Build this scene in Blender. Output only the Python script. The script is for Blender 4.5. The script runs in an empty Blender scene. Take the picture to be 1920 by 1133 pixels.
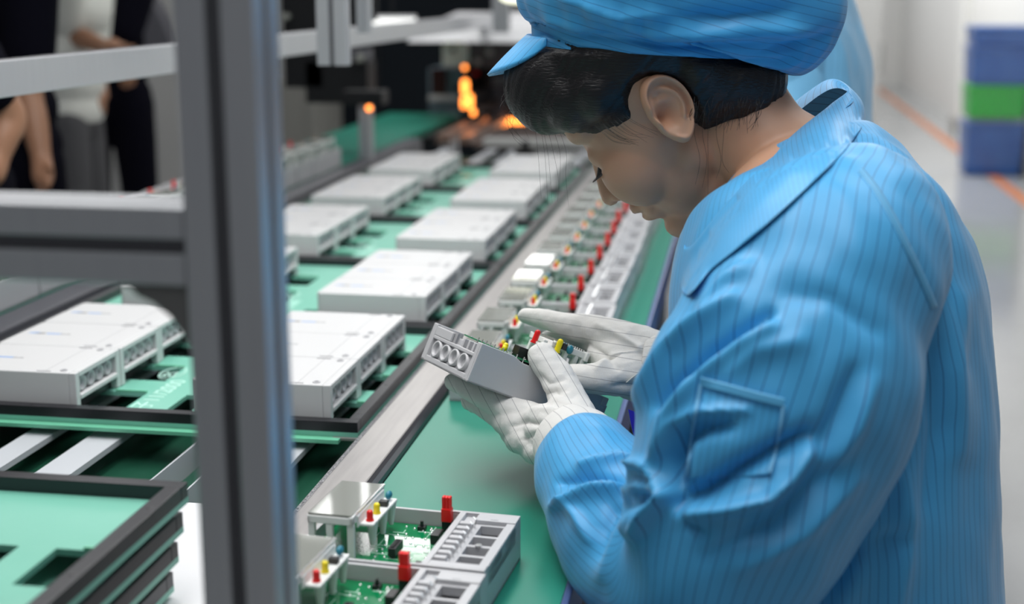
import bpy, bmesh, math, random
import numpy as np
from mathutils import Vector, Matrix, noise
random.seed(7)
PI = math.pi
S = bpy.context.scene
COL = S.collection

# ------------------------------------------------------------------ camera
FPX = 2600.0
CAMZ = 1.30
PITCH = math.atan(586 / 2600); YAW = math.atan(443 / math.hypot(2600, 586))
FW = Vector((-math.sin(YAW) * math.cos(PITCH), math.cos(YAW) * math.cos(PITCH), -math.sin(PITCH)))
RT = Vector((math.cos(YAW), math.sin(YAW), 0)); UPV = RT.cross(FW)
CAM = Vector((0, 0, CAMZ))
cd = bpy.data.cameras.new('camera'); co = bpy.data.objects.new('camera', cd); COL.objects.link(co)
co.location = CAM
co.rotation_euler = Matrix((RT, UPV, -FW)).transposed().to_euler()
cd.sensor_width = 36; cd.lens = FPX / 1920 * 36; cd.clip_start = 0.05; cd.clip_end = 100
cd.dof.use_dof = True; cd.dof.focus_distance = 1.40; cd.dof.aperture_fstop = 3.4
S.camera = co
# ------------------------------------------------------------------ world, view, lights
w = bpy.data.worlds.new('World'); S.world = w; w.use_nodes = True
w.node_tree.nodes['Background'].inputs[0].default_value = (0.90, 0.93, 1.0, 1)
w.node_tree.nodes['Background'].inputs[1].default_value = 0.15
S.view_settings.view_transform = 'Standard'; S.view_settings.look = 'None'
S.view_settings.exposure = 0.0; S.view_settings.gamma = 1.0
S.view_settings.use_curve_mapping = False


def area(name, loc, size, power, rot=(0, 0, 0), col=(1, 1, 1)):
    l = bpy.data.lights.new(name, 'AREA'); l.shape = 'RECTANGLE'; l.size, l.size_y = size
    l.energy = power; l.color = col
    o = bpy.data.objects.new(name, l); COL.objects.link(o); o.location = loc; o.rotation_euler = rot
    return o


area('line_light', (-0.5, 1.9, 2.35), (0.35, 2.8), 33, col=(1, 0.99, 0.97))
area('overhead_light', (0.15, 0.95, 2.6), (0.4, 1.0), 11, col=(0.98, 0.99, 1))
area('room_light', (1.0, 2.8, 2.9), (0.8, 3.0), 20, col=(0.95, 0.98, 1))
area('aisle_light', (1.0, 10, 2.9), (1.0, 8.0), 115, col=(1, 0.99, 0.97))
area('wall_fill', (0.2, 14, 2.7), (0.6, 10), 120, rot=(0, math.radians(-48), 0))  # added fill turned towards the right wall, not a real fitting
area('front_fill', (-0.3, -0.2, 2.9), (1.6, 0.6), 7, rot=(math.radians(10), 0, 0), col=(0.92, 0.97, 1))  # added frontal fill from the camera side, not a real fitting
area('left_aisle_light', (-3.0, 5.2, 2.9), (0.8, 3.0), 20)


# ------------------------------------------------------------------ helpers
def P(x, y, d):
    """world point on the sight line of photo pixel (x, y), d metres deep"""
    return CAM + (FW + RT * ((x - 960) / FPX) - UPV * ((y - 566.5) / FPX)) * d


def onz(x, y, z):
    r = P(x, y, 1) - CAM
    return CAM + r * ((z - CAMZ) / r.z)


def proj(p):
    v = p - CAM; d = v.dot(FW)
    return 960 + FPX * v.dot(RT) / d, 566.5 - FPX * v.dot(UPV) / d, d


def mat(name, col, rough=0.5, metal=0.0, spec=0.5, emit=None, es=0, alpha=None, trans=0, sheen=0, bump=None, noise_mix=None, coat=0):
    m = bpy.data.materials.new(name); m.use_nodes = True
    nt = m.node_tree; b = nt.nodes['Principled BSDF']
    b.inputs['Base Color'].default_value = (*col, 1); b.inputs['Roughness'].default_value = rough
    b.inputs['Metallic'].default_value = metal; b.inputs['Specular IOR Level'].default_value = spec
    if emit: b.inputs['Emission Color'].default_value = (*emit, 1); b.inputs['Emission Strength'].default_value = es
    if trans: b.inputs['Transmission Weight'].default_value = trans
    if sheen: b.inputs['Sheen Weight'].default_value = sheen
    if coat: b.inputs['Coat Weight'].default_value = coat
    if alpha is not None: b.inputs['Alpha'].default_value = alpha
    tc = nt.nodes.new('ShaderNodeTexCoord')
    if noise_mix:
        sc, c2, fac = noise_mix[:3]
        n = nt.nodes.new('ShaderNodeTexNoise'); n.inputs['Scale'].default_value = sc; n.inputs['Detail'].default_value = 5
        if len(noise_mix) > 3:
            mp = nt.nodes.new('ShaderNodeMapping'); mp.inputs['Scale'].default_value = noise_mix[3]
            nt.links.new(tc.outputs['Object'], mp.inputs[0]); nt.links.new(mp.outputs[0], n.inputs['Vector'])
        else: nt.links.new(tc.outputs['Object'], n.inputs['Vector'])
        r = nt.nodes.new('ShaderNodeMapRange'); r.inputs[1].default_value = 0.35; r.inputs[2].default_value = 0.65
        r.inputs[3].default_value = 0; r.inputs[4].default_value = fac
        nt.links.new(n.outputs[0], r.inputs[0])
        mx = nt.nodes.new('ShaderNodeMix'); mx.data_type = 'RGBA'
        mx.inputs[6].default_value = (*col, 1); mx.inputs[7].default_value = (*c2, 1)
        nt.links.new(r.outputs[0], mx.inputs[0]); nt.links.new(mx.outputs[2], b.inputs['Base Color'])
    if bump:
        n = nt.nodes.new('ShaderNodeTexNoise'); n.inputs['Scale'].default_value = bump[0]; n.inputs['Detail'].default_value = 4
        nt.links.new(tc.outputs['Object'], n.inputs['Vector'])
        bp = nt.nodes.new('ShaderNodeBump'); bp.inputs['Strength'].default_value = bump[1]; bp.inputs['Distance'].default_value = bump[2] if len(bump) > 2 else 0.001
        nt.links.new(n.outputs[0], bp.inputs['Height']); nt.links.new(bp.outputs[0], b.inputs['Normal'])
    return m


def nodes(m): return m.node_tree.nodes, m.node_tree.links, m.node_tree.nodes['Principled BSDF']


def mth(nt, op, a, b=None, c=None):
    n = nt.nodes.new('ShaderNodeMath'); n.operation = op
    for i, v in enumerate((a, b, c)):
        if v is None: continue
        if isinstance(v, (int, float)): n.inputs[i].default_value = v
        else: nt.links.new(v, n.inputs[i])
    return n.outputs[0]


def cloth(name, col, line=(0.02, 0.05, 0.16), sp=0.0078, lw=0.10, cross=None, rough=0.42, strength=0.75, weave=0.15, dots=False, trans=0.0):
    """woven cleanroom fabric: thin dark carbon threads laid along the cloth's own UV"""
    m = mat(name, col, rough, sheen=0.15, spec=0.35); nt = m.node_tree; b = nt.nodes['Principled BSDF']
    uv = nt.nodes.new('ShaderNodeUVMap'); uv.uv_map = 'UVMap'
    sx = nt.nodes.new('ShaderNodeSeparateXYZ'); nt.links.new(uv.outputs[0], sx.inputs[0])
    fr = mth(nt, 'FRACT', mth(nt, 'DIVIDE', sx.outputs[0], sp))
    d = mth(nt, 'ABSOLUTE', mth(nt, 'SUBTRACT', fr, 0.5))
    ln = mth(nt, 'LESS_THAN', d, lw / 2)
    if cross:
        f2 = mth(nt, 'FRACT', mth(nt, 'DIVIDE', sx.outputs[1], cross))
        l2 = mth(nt, 'LESS_THAN', mth(nt, 'ABSOLUTE', mth(nt, 'SUBTRACT', f2, 0.5)), lw / 2)
        ln = mth(nt, 'MAXIMUM', ln, mth(nt, 'MULTIPLY', l2, 0.5))
    mx = nt.nodes.new('ShaderNodeMix'); mx.data_type = 'RGBA'
    mx.inputs[6].default_value = (*col, 1); mx.inputs[7].default_value = (*line, 1)
    nt.links.new(mth(nt, 'MULTIPLY', ln, strength), mx.inputs[0]); nt.links.new(mx.outputs[2], b.inputs['Base Color'])
    tc = nt.nodes.new('ShaderNodeTexCoord')
    n = nt.nodes.new('ShaderNodeTexNoise'); n.inputs['Scale'].default_value = 55; n.inputs['Detail'].default_value = 3
    nt.links.new(tc.outputs['Object'], n.inputs['Vector'])
    h = mth(nt, 'MULTIPLY', n.outputs[0], 0.5)
    if dots:
        v = nt.nodes.new('ShaderNodeTexVoronoi'); v.inputs['Scale'].default_value = 380; v.inputs['Randomness'].default_value = 0.1
        nt.links.new(tc.outputs['Object'], v.inputs['Vector'])
        h = mth(nt, 'ADD', h, mth(nt, 'MULTIPLY', mth(nt, 'LESS_THAN', v.outputs['Distance'], 0.35), 0.35))
    bp = nt.nodes.new('ShaderNodeBump'); bp.inputs['Strength'].default_value = weave; bp.inputs['Distance'].default_value = 0.004
    nt.links.new(h, bp.inputs['Height']); nt.links.new(bp.outputs[0], b.inputs['Normal'])
    return m


M = {}
M['case'] = mat('case_grey_plastic', (0.50, 0.50, 0.515), 0.38, bump=(900, 0.08, 0.0004))
M['case_lid'] = mat('case_light_plastic', (0.60, 0.60, 0.605), 0.42, bump=(900, 0.08, 0.0004))
M['case_dark'] = mat('case_recess_plastic', (0.33, 0.33, 0.345), 0.5)
M['ink_black'] = mat('printed_black', (0.03, 0.03, 0.04), 0.5)
M['ink_blue'] = mat('printed_blue', (0.15, 0.33, 0.68), 0.5)
M['alu'] = mat('brushed_aluminium', (0.53, 0.54, 0.56), 0.34, 0.65, noise_mix=(6, (0.47, 0.48, 0.51), 0.5, (30, 30, 1)))
M['alu_dark'] = mat('shaded_aluminium', (0.13, 0.13, 0.14), 0.5, 0.6)  # darker copy of the aluminium, slot shade put into the colour
M['bracket'] = mat('cast_bracket_grey', (0.17, 0.165, 0.16), 0.5, 0.3)
M['steel'] = mat('rail_steel', (0.46, 0.44, 0.43), 0.36, 0.65, noise_mix=(9, (0.36, 0.34, 0.34), 0.6, (14, 1, 1)))
M['black_rubber'] = mat('black_rubber', (0.015, 0.015, 0.02), 0.28)
M['chain'] = mat('roller_chain', (0.5, 0.5, 0.52), 0.3, 0.9, bump=(600, 1.0, 0.002), noise_mix=(500, (0.06, 0.06, 0.07), 1.0))
M['mat_green'] = mat('antistatic_green_mat', (0.010, 0.215, 0.145), 0.34, spec=0.6, noise_mix=(3, (0.02, 0.24, 0.17), 0.6))
M['blue_edge'] = mat('blue_edge_trim', (0.085, 0.13, 0.30), 0.35, 0.2)
M['under'] = mat('green_conveyor_bed', (0.014, 0.075, 0.045), 0.22, spec=0.6)
M['belt'] = mat('flat_grey_belt', (0.48, 0.50, 0.53), 0.5)
M['white'] = mat('white_painted_plate', (0.68, 0.68, 0.70), 0.5)
M['fr4'] = mat('green_fixture_laminate', (0.16, 0.47, 0.36), 0.36, noise_mix=(5, (0.25, 0.54, 0.44), 0.6))
M['fr4_edge'] = mat('green_laminate_lip', (0.17, 0.55, 0.36), 0.3)
M['etch'] = mat('etched_marking', (0.50, 0.80, 0.70), 0.6)
M['frame_black'] = mat('black_pallet_frame', (0.018, 0.018, 0.022), 0.33, 0.2, bump=(200, 0.1, 0.001))
M['pcb'] = mat('green_circuit_board', (0.003, 0.19, 0.065), 0.07, spec=0.8, bump=(300, 0.05, 0.0005))
M['solder'] = mat('solder_joint', (0.8, 0.8, 0.8), 0.25, 1.0)
M['trace'] = mat('pale_silkscreen', (0.42, 0.66, 0.53), 0.4)
M['chip'] = mat('black_component', (0.012, 0.012, 0.014), 0.35)
M['red'] = mat('red_plastic', (0.80, 0.012, 0.012), 0.3)
M['yellow'] = mat('yellow_plastic', (0.88, 0.72, 0.01), 0.3)
M['teal_part'] = mat('teal_component', (0.02, 0.20, 0.28), 0.3)
M['frame_white'] = mat('white_module_plastic', (0.78, 0.79, 0.77), 0.4)
M['glass'] = mat('display_glass', (0.30, 0.31, 0.28), 0.04, spec=0.9, alpha=0.78)
M['brass'] = mat('brass_insert', (0.65, 0.42, 0.12), 0.3, 1)
M['skin'] = mat('skin', (0.60, 0.335, 0.215), 0.46, bump=(700, 0.06, 0.0005))
nodes(M['skin'])[2].inputs['Subsurface Weight'].default_value = 0.15
nodes(M['skin'])[2].inputs['Subsurface Radius'].default_value = (0.01, 0.004, 0.002)
M['lip'] = mat('lip_skin', (0.42, 0.17, 0.14), 0.4)
M['skin_brown'] = mat('skin_tanned', (0.33, 0.165, 0.095), 0.5)
M['hair'] = mat('black_hair', (0.007, 0.006, 0.007), 0.36, spec=0.45)
M['coat'] = cloth('blue_antistatic_cloth', (0.062, 0.37, 0.70), line=(0.015, 0.08, 0.25), lw=0.085, strength=0.72)
M['hat'] = cloth('blue_antistatic_cap_cloth', (0.055, 0.36, 0.70), line=(0.015, 0.08, 0.25), sp=0.0075, lw=0.08, strength=0.6)
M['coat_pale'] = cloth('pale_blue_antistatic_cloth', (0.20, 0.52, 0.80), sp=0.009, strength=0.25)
M['glove'] = cloth('white_dotted_glove_knit', (0.71, 0.70, 0.675), line=(0.16, 0.16, 0.18), sp=0.0125, lw=0.055, strength=0.55, rough=0.85, weave=0.9, dots=True)
M['badge'] = mat('violet_blue_plastic', (0.045, 0.03, 0.50), 0.3)
M['wall'] = mat('white_wall_paint', (0.74, 0.74, 0.72), 0.7, bump=(40, 0.05))
M['wall_dark'] = mat('dark_navy_panel', (0.006, 0.009, 0.013), 0.7, spec=0.15)
M['base'] = mat('grey_skirting', (0.30, 0.31, 0.30), 0.5)
M['floor'] = mat('pale_epoxy_floor', (0.46, 0.47, 0.48), 0.14, spec=0.6, noise_mix=(2, (0.37, 0.38, 0.38), 0.5))
M['orange_line'] = mat('orange_floor_paint', (0.62, 0.20, 0.06), 0.4)
M['cabinet'] = mat('grey_cabinet_paint', (0.20, 0.20, 0.185), 0.5)
M['cabinet_l'] = mat('light_grey_paint', (0.42, 0.42, 0.41), 0.5)
M['panel_green'] = mat('pale_green_screen', (0.34, 0.38, 0.27), 0.25)
M['dark'] = mat('dark_machine_paint', (0.010, 0.0105, 0.012), 0.5, spec=0.25)
M['dark_grey'] = mat('charcoal_paint', (0.09, 0.09, 0.105), 0.45)
M['steel_blue'] = mat('blue_grey_housing', (0.13, 0.18, 0.21), 0.4, 0.3)
M['orange_glow'] = mat('orange_lamp', (0.9, 0.3, 0.05), 0.4, emit=(1.0, 0.27, 0.045), es=4.5)
M['rail_brown'] = mat('orange_lit_rail', (0.30, 0.20, 0.16), 0.35, 0.5)  # brown tint carries the orange lamp light falling on the rail
M['lamp'] = mat('white_lamp', (0.9, 0.9, 0.9), 0.5, emit=(1, 1, 0.98), es=7)
M['lamp_low'] = mat('diffuser_strip', (0.9, 0.9, 0.9), 0.5, emit=(1, 1, 0.97), es=1.3)
M['label_yellow'] = mat('yellow_sticker', (0.62, 0.62, 0.03), 0.5)
M['label_white'] = mat('white_sticker', (0.82, 0.84, 0.80), 0.5)
M['black_cloth'] = mat('black_cotton', (0.004, 0.004, 0.008), 0.95, spec=0.05)
M['grey_cloth'] = mat('grey_cotton', (0.085, 0.085, 0.09), 0.95, spec=0.05)
M['white_cloth'] = mat('white_cotton', (0.60, 0.61, 0.57), 0.9)
M['bin_blue'] = mat('blue_bin_plastic', (0.002, 0.065, 0.28), 0.3, noise_mix=(7, (0.03, 0.13, 0.40), 0.4))
M['bin_green'] = mat('green_bin_plastic', (0.004, 0.36, 0.015), 0.3)
M['film'] = mat('clear_wrap', (0.7, 0.75, 0.9), 0.2, alpha=0.07)


class MB:
    """collects shapes into one mesh"""
    def __init__(s): s.v = []; s.f = []; s.mi = []; s.uv = {}

    def add(s, vs, fs, mi=0, T=None):
        n = len(s.v)
        for v in vs:
            v = Vector(v); s.v.append(T @ v if T else v)
        for f in fs: s.f.append([i + n for i in f]); s.mi.append(mi)
        return n

    def box(s, x0, x1, y0, y1, z0, z1, mi=0, T=None):
        s.add([(x, y, z) for z in (z0, z1) for y in (y0, y1) for x in (x0, x1)],
              [(0, 2, 3, 1), (4, 5, 7, 6), (0, 1, 5, 4), (2, 6, 7, 3), (0, 4, 6, 2), (1, 3, 7, 5)], mi, T); return s

    def prism(s, poly, z0, z1, mi=0, T=None):
        n = len(poly)
        a = sum(poly[i][0] * poly[(i + 1) % n][1] - poly[(i + 1) % n][0] * poly[i][1] for i in range(n))
        if a < 0: poly = poly[::-1]
        s.add([(x, y, z0) for x, y in poly] + [(x, y, z1) for x, y in poly],
              [tuple(range(n))[::-1], tuple(range(n, 2 * n))] + [(i, (i + 1) % n, n + (i + 1) % n, n + i) for i in range(n)], mi, T); return s

    def cyl(s, p0, p1, r0, r1=None, n=14, mi=0, caps=True):
        r1 = r0 if r1 is None else r1
        p0 = Vector(p0); p1 = Vector(p1); d = (p1 - p0).normalized()
        a = d.orthogonal().normalized(); b = d.cross(a)
        ring = lambda p, r: [p + (a * math.cos(2 * PI * i / n) + b * math.sin(2 * PI * i / n)) * r for i in range(n)]
        fs = [(i, (i + 1) % n, n + (i + 1) % n, n + i) for i in range(n)]
        if caps: fs += [tuple(range(n))[::-1], tuple(range(n, 2 * n))]
        s.add(ring(p0, r0) + ring(p1, r1), fs, mi); return s

    def ell(s, c, ax, n=20, m=12, mi=0):
        """ellipsoid, ax = three axis vectors"""
        c = Vector(c); A, B, D = [Vector(a) for a in ax]
        vs = [c + D]
        for j in range(1, m):
            t = PI * j / m
            for i in range(n):
                p = 2 * PI * i / n
                vs.append(c + D * math.cos(t) + (A * math.cos(p) + B * math.sin(p)) * math.sin(t))
        vs.append(c - D)
        fs = [(0, 1 + i, 1 + (i + 1) % n) for i in range(n)]
        for j in range(m - 2):
            for i in range(n):
                a0 = 1 + j * n + i; a1 = 1 + j * n + (i + 1) % n
                fs.append((a0, a0 + n, a1 + n, a1))
        L = len(vs) - 1; b0 = 1 + (m - 2) * n
        fs += [(L, b0 + (i + 1) % n, b0 + i) for i in range(n)]
        s.add(vs, fs, mi); return s

    def sph(s, c, r, n=18, m=11, mi=0): return s.ell(c, [(r, 0, 0), (0, r, 0), (0, 0, r)], n, m, mi)

    def chain(s, pts, rs, n=16, step=8, mi=0):
        """smooth tapered limb with round ends"""
        pts = [Vector(p) for p in pts]
        cs, rr = spline(pts, rs, step)
        rings = []
        N = len(cs); up = None
        for k in range(N):
            d = (cs[min(k + 1, N - 1)] - cs[max(k - 1, 0)]).normalized()
            if up is None: up = d.orthogonal().normalized()
            up = (up - d * up.dot(d)).normalized(); b = d.cross(up)
            rings.append((cs[k], up, b, d, rr[k]))
        vs = []; cnt = 0
        c0, u0, b0, d0, r0 = rings[0]; cN, uN, bN, dN, rN = rings[-1]
        seq = []
        for j in range(4, 0, -1):
            t = PI / 2 * j / 5; seq.append((c0 - d0 * r0 * math.sin(t), u0, b0, r0 * math.cos(t)))
        seq += [(c, u, b, r) for c, u, b, d, r in rings]
        for j in range(1, 5):
            t = PI / 2 * j / 5; seq.append((cN + dN * rN * math.sin(t), uN, bN, rN * math.cos(t)))
        vs = [c0 - d0 * r0]
        for c, u, b, r in seq:
            vs += [c + (u * math.cos(2 * PI * i / n) + b * math.sin(2 * PI * i / n)) * r for i in range(n)]
        vs.append(cN + dN * rN); L = len(vs) - 1
        fs = [(0, 1 + (i + 1) % n, 1 + i) for i in range(n)]
        for k in range(len(seq) - 1):
            for i in range(n):
                a = 1 + k * n + i; c = 1 + k * n + (i + 1) % n
                fs.append((a, c, c + n, a + n))
        q = 1 + (len(seq) - 1) * n
        fs += [(L, q + i, q + (i + 1) % n) for i in range(n)]
        s.add(vs, fs, mi); return s

    def mesh(s, name, mats, smooth=False):
        me = bpy.data.meshes.new(name); me.from_pydata([tuple(v) for v in s.v], [], s.f)
        for m in mats: me.materials.append(m)
        if len(mats) > 1: me.polygons.foreach_set('material_index', s.mi)
        if smooth: me.polygons.foreach_set('use_smooth', [True] * len(me.polygons))
        me.update(); return me

    def build(s, name, mats, parent=None, bevel=0, smooth=False, loc=None, kind=None):
        if not isinstance(mats, (list, tuple)): mats = [mats]
        me = s.mesh(name, mats, smooth)
        bm = bmesh.new(); bm.from_mesh(me); bmesh.ops.recalc_face_normals(bm, faces=bm.faces); bm.to_mesh(me); bm.free()
        return link(name, me, parent, bevel, loc, kind)


def link(name, me, parent=None, bevel=0, loc=None, kind=None):
    o = bpy.data.objects.new(name, me); COL.objects.link(o)
    if parent: o.parent = parent
    if loc: o.location = loc
    if bevel:
        b = o.modifiers.new('bevel', 'BEVEL'); b.width = bevel; b.segments = 2; b.limit_method = 'ANGLE'; b.angle_limit = math.radians(40)
        b.harden_normals = False
    if kind: o['kind'] = kind
    return o


def spline(pts, vals, step):
    """Catmull-Rom through points, with values"""
    n = len(pts); out = []; ov = []
    vals = [np.atleast_1d(np.array(v, float)) for v in vals]
    for k in range(n - 1):
        p0 = pts[max(k - 1, 0)]; p1 = pts[k]; p2 = pts[k + 1]; p3 = pts[min(k + 2, n - 1)]
        a0 = vals[max(k - 1, 0)]; a1 = vals[k]; a2 = vals[k + 1]; a3 = vals[min(k + 2, n - 1)]
        for j in range(step):
            t = j / step
            f = lambda A, B, C, D: 0.5 * ((2 * B) + (C - A) * t + (2 * A - 5 * B + 4 * C - D) * t * t + (3 * B - A - 3 * C + D) * t ** 3)
            out.append(f(p0, p1, p2, p3)); ov.append(f(a0, a1, a2, a3))
    out.append(pts[-1]); ov.append(vals[-1])
    ov = [float(v[0]) if len(v) == 1 else v for v in ov]
    return out, ov


def thing(name, label, cat, loc=(0, 0, 0), rotz=0, group=None):
    o = bpy.data.objects.new(name, None); COL.objects.link(o); o.empty_display_size = 0.05
    o.location = loc; o.rotation_euler = (0, 0, rotz)
    return tag(o, label, cat, group)


def tag(o, label=None, cat=None, group=None, kind=None):
    if label: o['label'] = label
    if cat: o['category'] = cat
    if group: o['group'] = group
    if kind: o['kind'] = kind
    return o


def dup(root, loc, rotz=0, label=None, group=None, skip=()):
    r = root.copy(); COL.objects.link(r); r.location = loc; r.rotation_euler = (0, 0, rotz)
    if label: r['label'] = label
    if group: r['group'] = group
    for ch in KIDS[root.name]:
        if ch.name.split('.')[0] in skip: continue
        c = ch.copy(); COL.objects.link(c); c.parent = r
        for g in KIDS.get(ch.name, []):
            d = g.copy(); COL.objects.link(d); d.parent = c
    return r


KIDS = {}


def note_kids(root):
    KIDS[root.name] = [o for o in COL.objects if o.parent == root]
    for c in KIDS[root.name]: KIDS[c.name] = [o for o in COL.objects if o.parent == c]


def grid_plate(mb, xs, ys, z0, z1, hole, mi=0):
    """flat plate on grid lines xs, ys with the cells where hole(cx, cy) is true left open"""
    nx, ny = len(xs) - 1, len(ys) - 1
    H = [[hole((xs[i] + xs[i + 1]) / 2, (ys[j] + ys[j + 1]) / 2) for j in range(ny)] for i in range(nx)]
    g = lambda i, j: True if i < 0 or j < 0 or i >= nx or j >= ny else H[i][j]
    for i in range(nx):
        for j in range(ny):
            if H[i][j]: continue
            x0, x1, y0, y1 = xs[i], xs[i + 1], ys[j], ys[j + 1]
            mb.add([(x0, y0, z1), (x1, y0, z1), (x1, y1, z1), (x0, y1, z1)], [(0, 1, 2, 3)], mi)
            mb.add([(x0, y0, z0), (x0, y1, z0), (x1, y1, z0), (x1, y0, z0)], [(0, 1, 2, 3)], mi)
            if g(i - 1, j): mb.add([(x0, y0, z0), (x0, y0, z1), (x0, y1, z1), (x0, y1, z0)], [(0, 1, 2, 3)], mi)
            if g(i + 1, j): mb.add([(x1, y0, z0), (x1, y1, z0), (x1, y1, z1), (x1, y0, z1)], [(0, 1, 2, 3)], mi)
            if g(i, j - 1): mb.add([(x0, y0, z0), (x1, y0, z0), (x1, y0, z1), (x0, y0, z1)], [(0, 1, 2, 3)], mi)
            if g(i, j + 1): mb.add([(x0, y1, z0), (x0, y1, z1), (x1, y1, z1), (x1, y1, z0)], [(0, 1, 2, 3)], mi)


def text_mesh(txt, size, ext=0.0003):
    c = bpy.data.curves.new('t', 'FONT'); c.body = txt; c.size = size; c.extrude = ext; c.align_x = 'LEFT'
    o = bpy.data.objects.new('t', c); COL.objects.link(o)
    dg = bpy.context.evaluated_depsgraph_get(); dg.update()
    me = bpy.data.meshes.new_from_object(o.evaluated_get(dg)); bpy.data.objects.remove(o)
    return me


ORD = ['front', 'second', 'third', 'fourth', 'fifth', 'sixth', 'seventh', 'eighth', 'ninth', 'tenth', 'eleventh', 'twelfth', 'thirteenth', 'fourteenth', 'fifteenth', 'sixteenth']

# ================================================================== the room
MB().box(-7, 3.2, -3, 22, -0.1, 0).build('floor', M['floor'], kind='structure')
mb = MB(); mb.box(2.0, 2.15, 4, 13.6, 0, 3.1); mb.box(2.1, 2.25, 13.6, 20, 0, 3.1); mb.box(1.93, 2.0, 13.3, 13.6, 0, 3.1)
mb.build('wall_right', M['wall'], kind='structure')
mb = MB(); mb.box(1.985, 2.0, 4, 13.3, 0, 0.14); mb.box(1.915, 1.93, 13.3, 13.6, 0, 0.14)
mb.build('baseboard_right', M['base'], kind='structure')
MB().box(-7, 3.2, 20, 20.15, 0, 3.1).build('wall_back', M['wall'], kind='structure')
MB().box(-7.1, -7, -3, 20, 0, 3.1).build('wall_left', M['wall'], kind='structure')
MB().box(1.73, 1.81, 4, 19.9, 0, 0.003).build('floor_marking', M['orange_line'], kind='structure')

# ================================================================== the line: conveyor, rails, benches
Y0, Y1 = 0.86, 4.55
cv = thing('conveyor', 'long belt conveyor with grey steel side rail carrying the pallets', 'conveyor', (-0.75, 2.7, 0))
mb = MB(); mb.box(-1.06, -0.42, Y0, Y1, 0.735, 0.75)
o = mb.build('bed', M['under'], cv); o.matrix_parent_inverse = Matrix.Translation((0.75, -2.7, 0))
PI_ = Matrix.Translation((0.75, -2.7, 0))


def cpart(mb, name, m, bevel=0, parent=cv, inv=PI_, label=None):
    o = mb.build(name, m, parent, bevel); o.matrix_parent_inverse = inv
    if label: o['label'] = label
    return o


for (a, b_) in ((-0.99, -0.955), (-0.837, -0.803), (-0.757, -0.716), (-0.520, -0.488)):
    cpart(MB().box(a, b_, Y0, Y1, 0.773, 0.78), 'belt', M['belt'])
cpart(MB().box(-0.622, -0.62, Y0, Y1, 0.75, 0.78).box(-0.572, -0.57, Y0, Y1, 0.75, 0.78), 'guide_strip', M['belt'])
mb = MB(); mb.box(-0.419, -0.373, Y0, Y1, 0.74, 0.800); cpart(mb, 'side_rail', M['steel'], 0.002)
cpart(MB().box(-0.4245, -0.419, Y0, Y1, 0.775, 0.7975), 'chain', M['chain'])
mb = MB()
mb.prism([(-0.373, 0.79), (-0.373, 0.8), (-0.3685, 0.7985), (-0.3645, 0.795), (-0.363, 0.79), (-0.363, 0.74), (-0.373, 0.74)], 0, Y1 - Y0,
         T=Matrix(((1, 0, 0, 0), (0, 0, 1, Y0), (0, 1, 0, 0), (0, 0, 0, 1))))
cpart(mb, 'edge_strip', M['black_rubber'])
mb = MB(); mb.box(-1.118, -1.062, Y0, Y1, 0.76, 0.812); cpart(mb, 'side_rail', M['dark_grey'], 0.003, label='dark painted side rail')
for y in (1.2, 2.8, 4.3):
    for x in (-1.10, -0.43):
        cpart(MB().box(x - 0.02, x + 0.02, y - 0.02, y + 0.02, 0, 0.74), 'leg', M['alu'])

bn = thing('work_bench', 'green mat topped work bench with blue edge in front of the woman', 'bench', (-0.25, 2.5, 0))
BI = Matrix.Translation((0.25, -2.5, 0))
cpart(MB().box(-0.362, -0.139, Y0, 4.5, 0.745, 0.787), 'bench_top', M['cabinet_l'], parent=bn, inv=BI)
cpart(MB().box(-0.362, -0.139, Y0, 4.5, 0.787, 0.790), 'mat', M['mat_green'], parent=bn, inv=BI)
cpart(MB().box(-0.139, -0.132, Y0, 4.5, 0.742, 0.7905), 'edge_trim', M['blue_edge'], 0.002, parent=bn, inv=BI)
for y in (1.0, 2.7, 4.4): cpart(MB().box(-0.17, -0.14, y - 0.02, y + 0.02, 0, 0.745), 'leg', M['alu'], parent=bn, inv=BI)

lb = thing('side_bench', 'long bench on the far left side of the conveyor with a green top', 'bench', (-1.5, 3.5, 0))
LI = Matrix.Translation((1.5, -3.5, 0))
cpart(MB().box(-1.34, -1.12, 1.5, 4.1, 0.76, 0.812).box(-1.42, -1.12, 4.1, 5.5, 0.76, 0.812), 'bench_top', M['mat_green'], parent=lb, inv=LI)
for x, y in ((-1.32, 1.6), (-1.16, 1.6), (-1.32, 3.9), (-1.16, 3.9), (-1.40, 5.4), (-1.16, 5.4)): cpart(MB().box(x - 0.02, x + 0.02, y - 0.02, y + 0.02, 0, 0.76), 'leg', M['alu'], parent=lb, inv=LI)

wp = MB().box(-0.565, -0.427, 0.87, 1.235, 0.795, 0.801).build('end_plate', M['white'], cv, 0.001); wp.matrix_parent_inverse = PI_
for x in (-0.56, -0.45): cpart(MB().box(x, x + 0.02, 0.9, 1.15, 0.75, 0.795), 'plate_bracket', M['dark_grey'])

# ---------------- closed meter cases
BL, BW, BH = 0.170, 0.1205, 0.050


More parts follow.
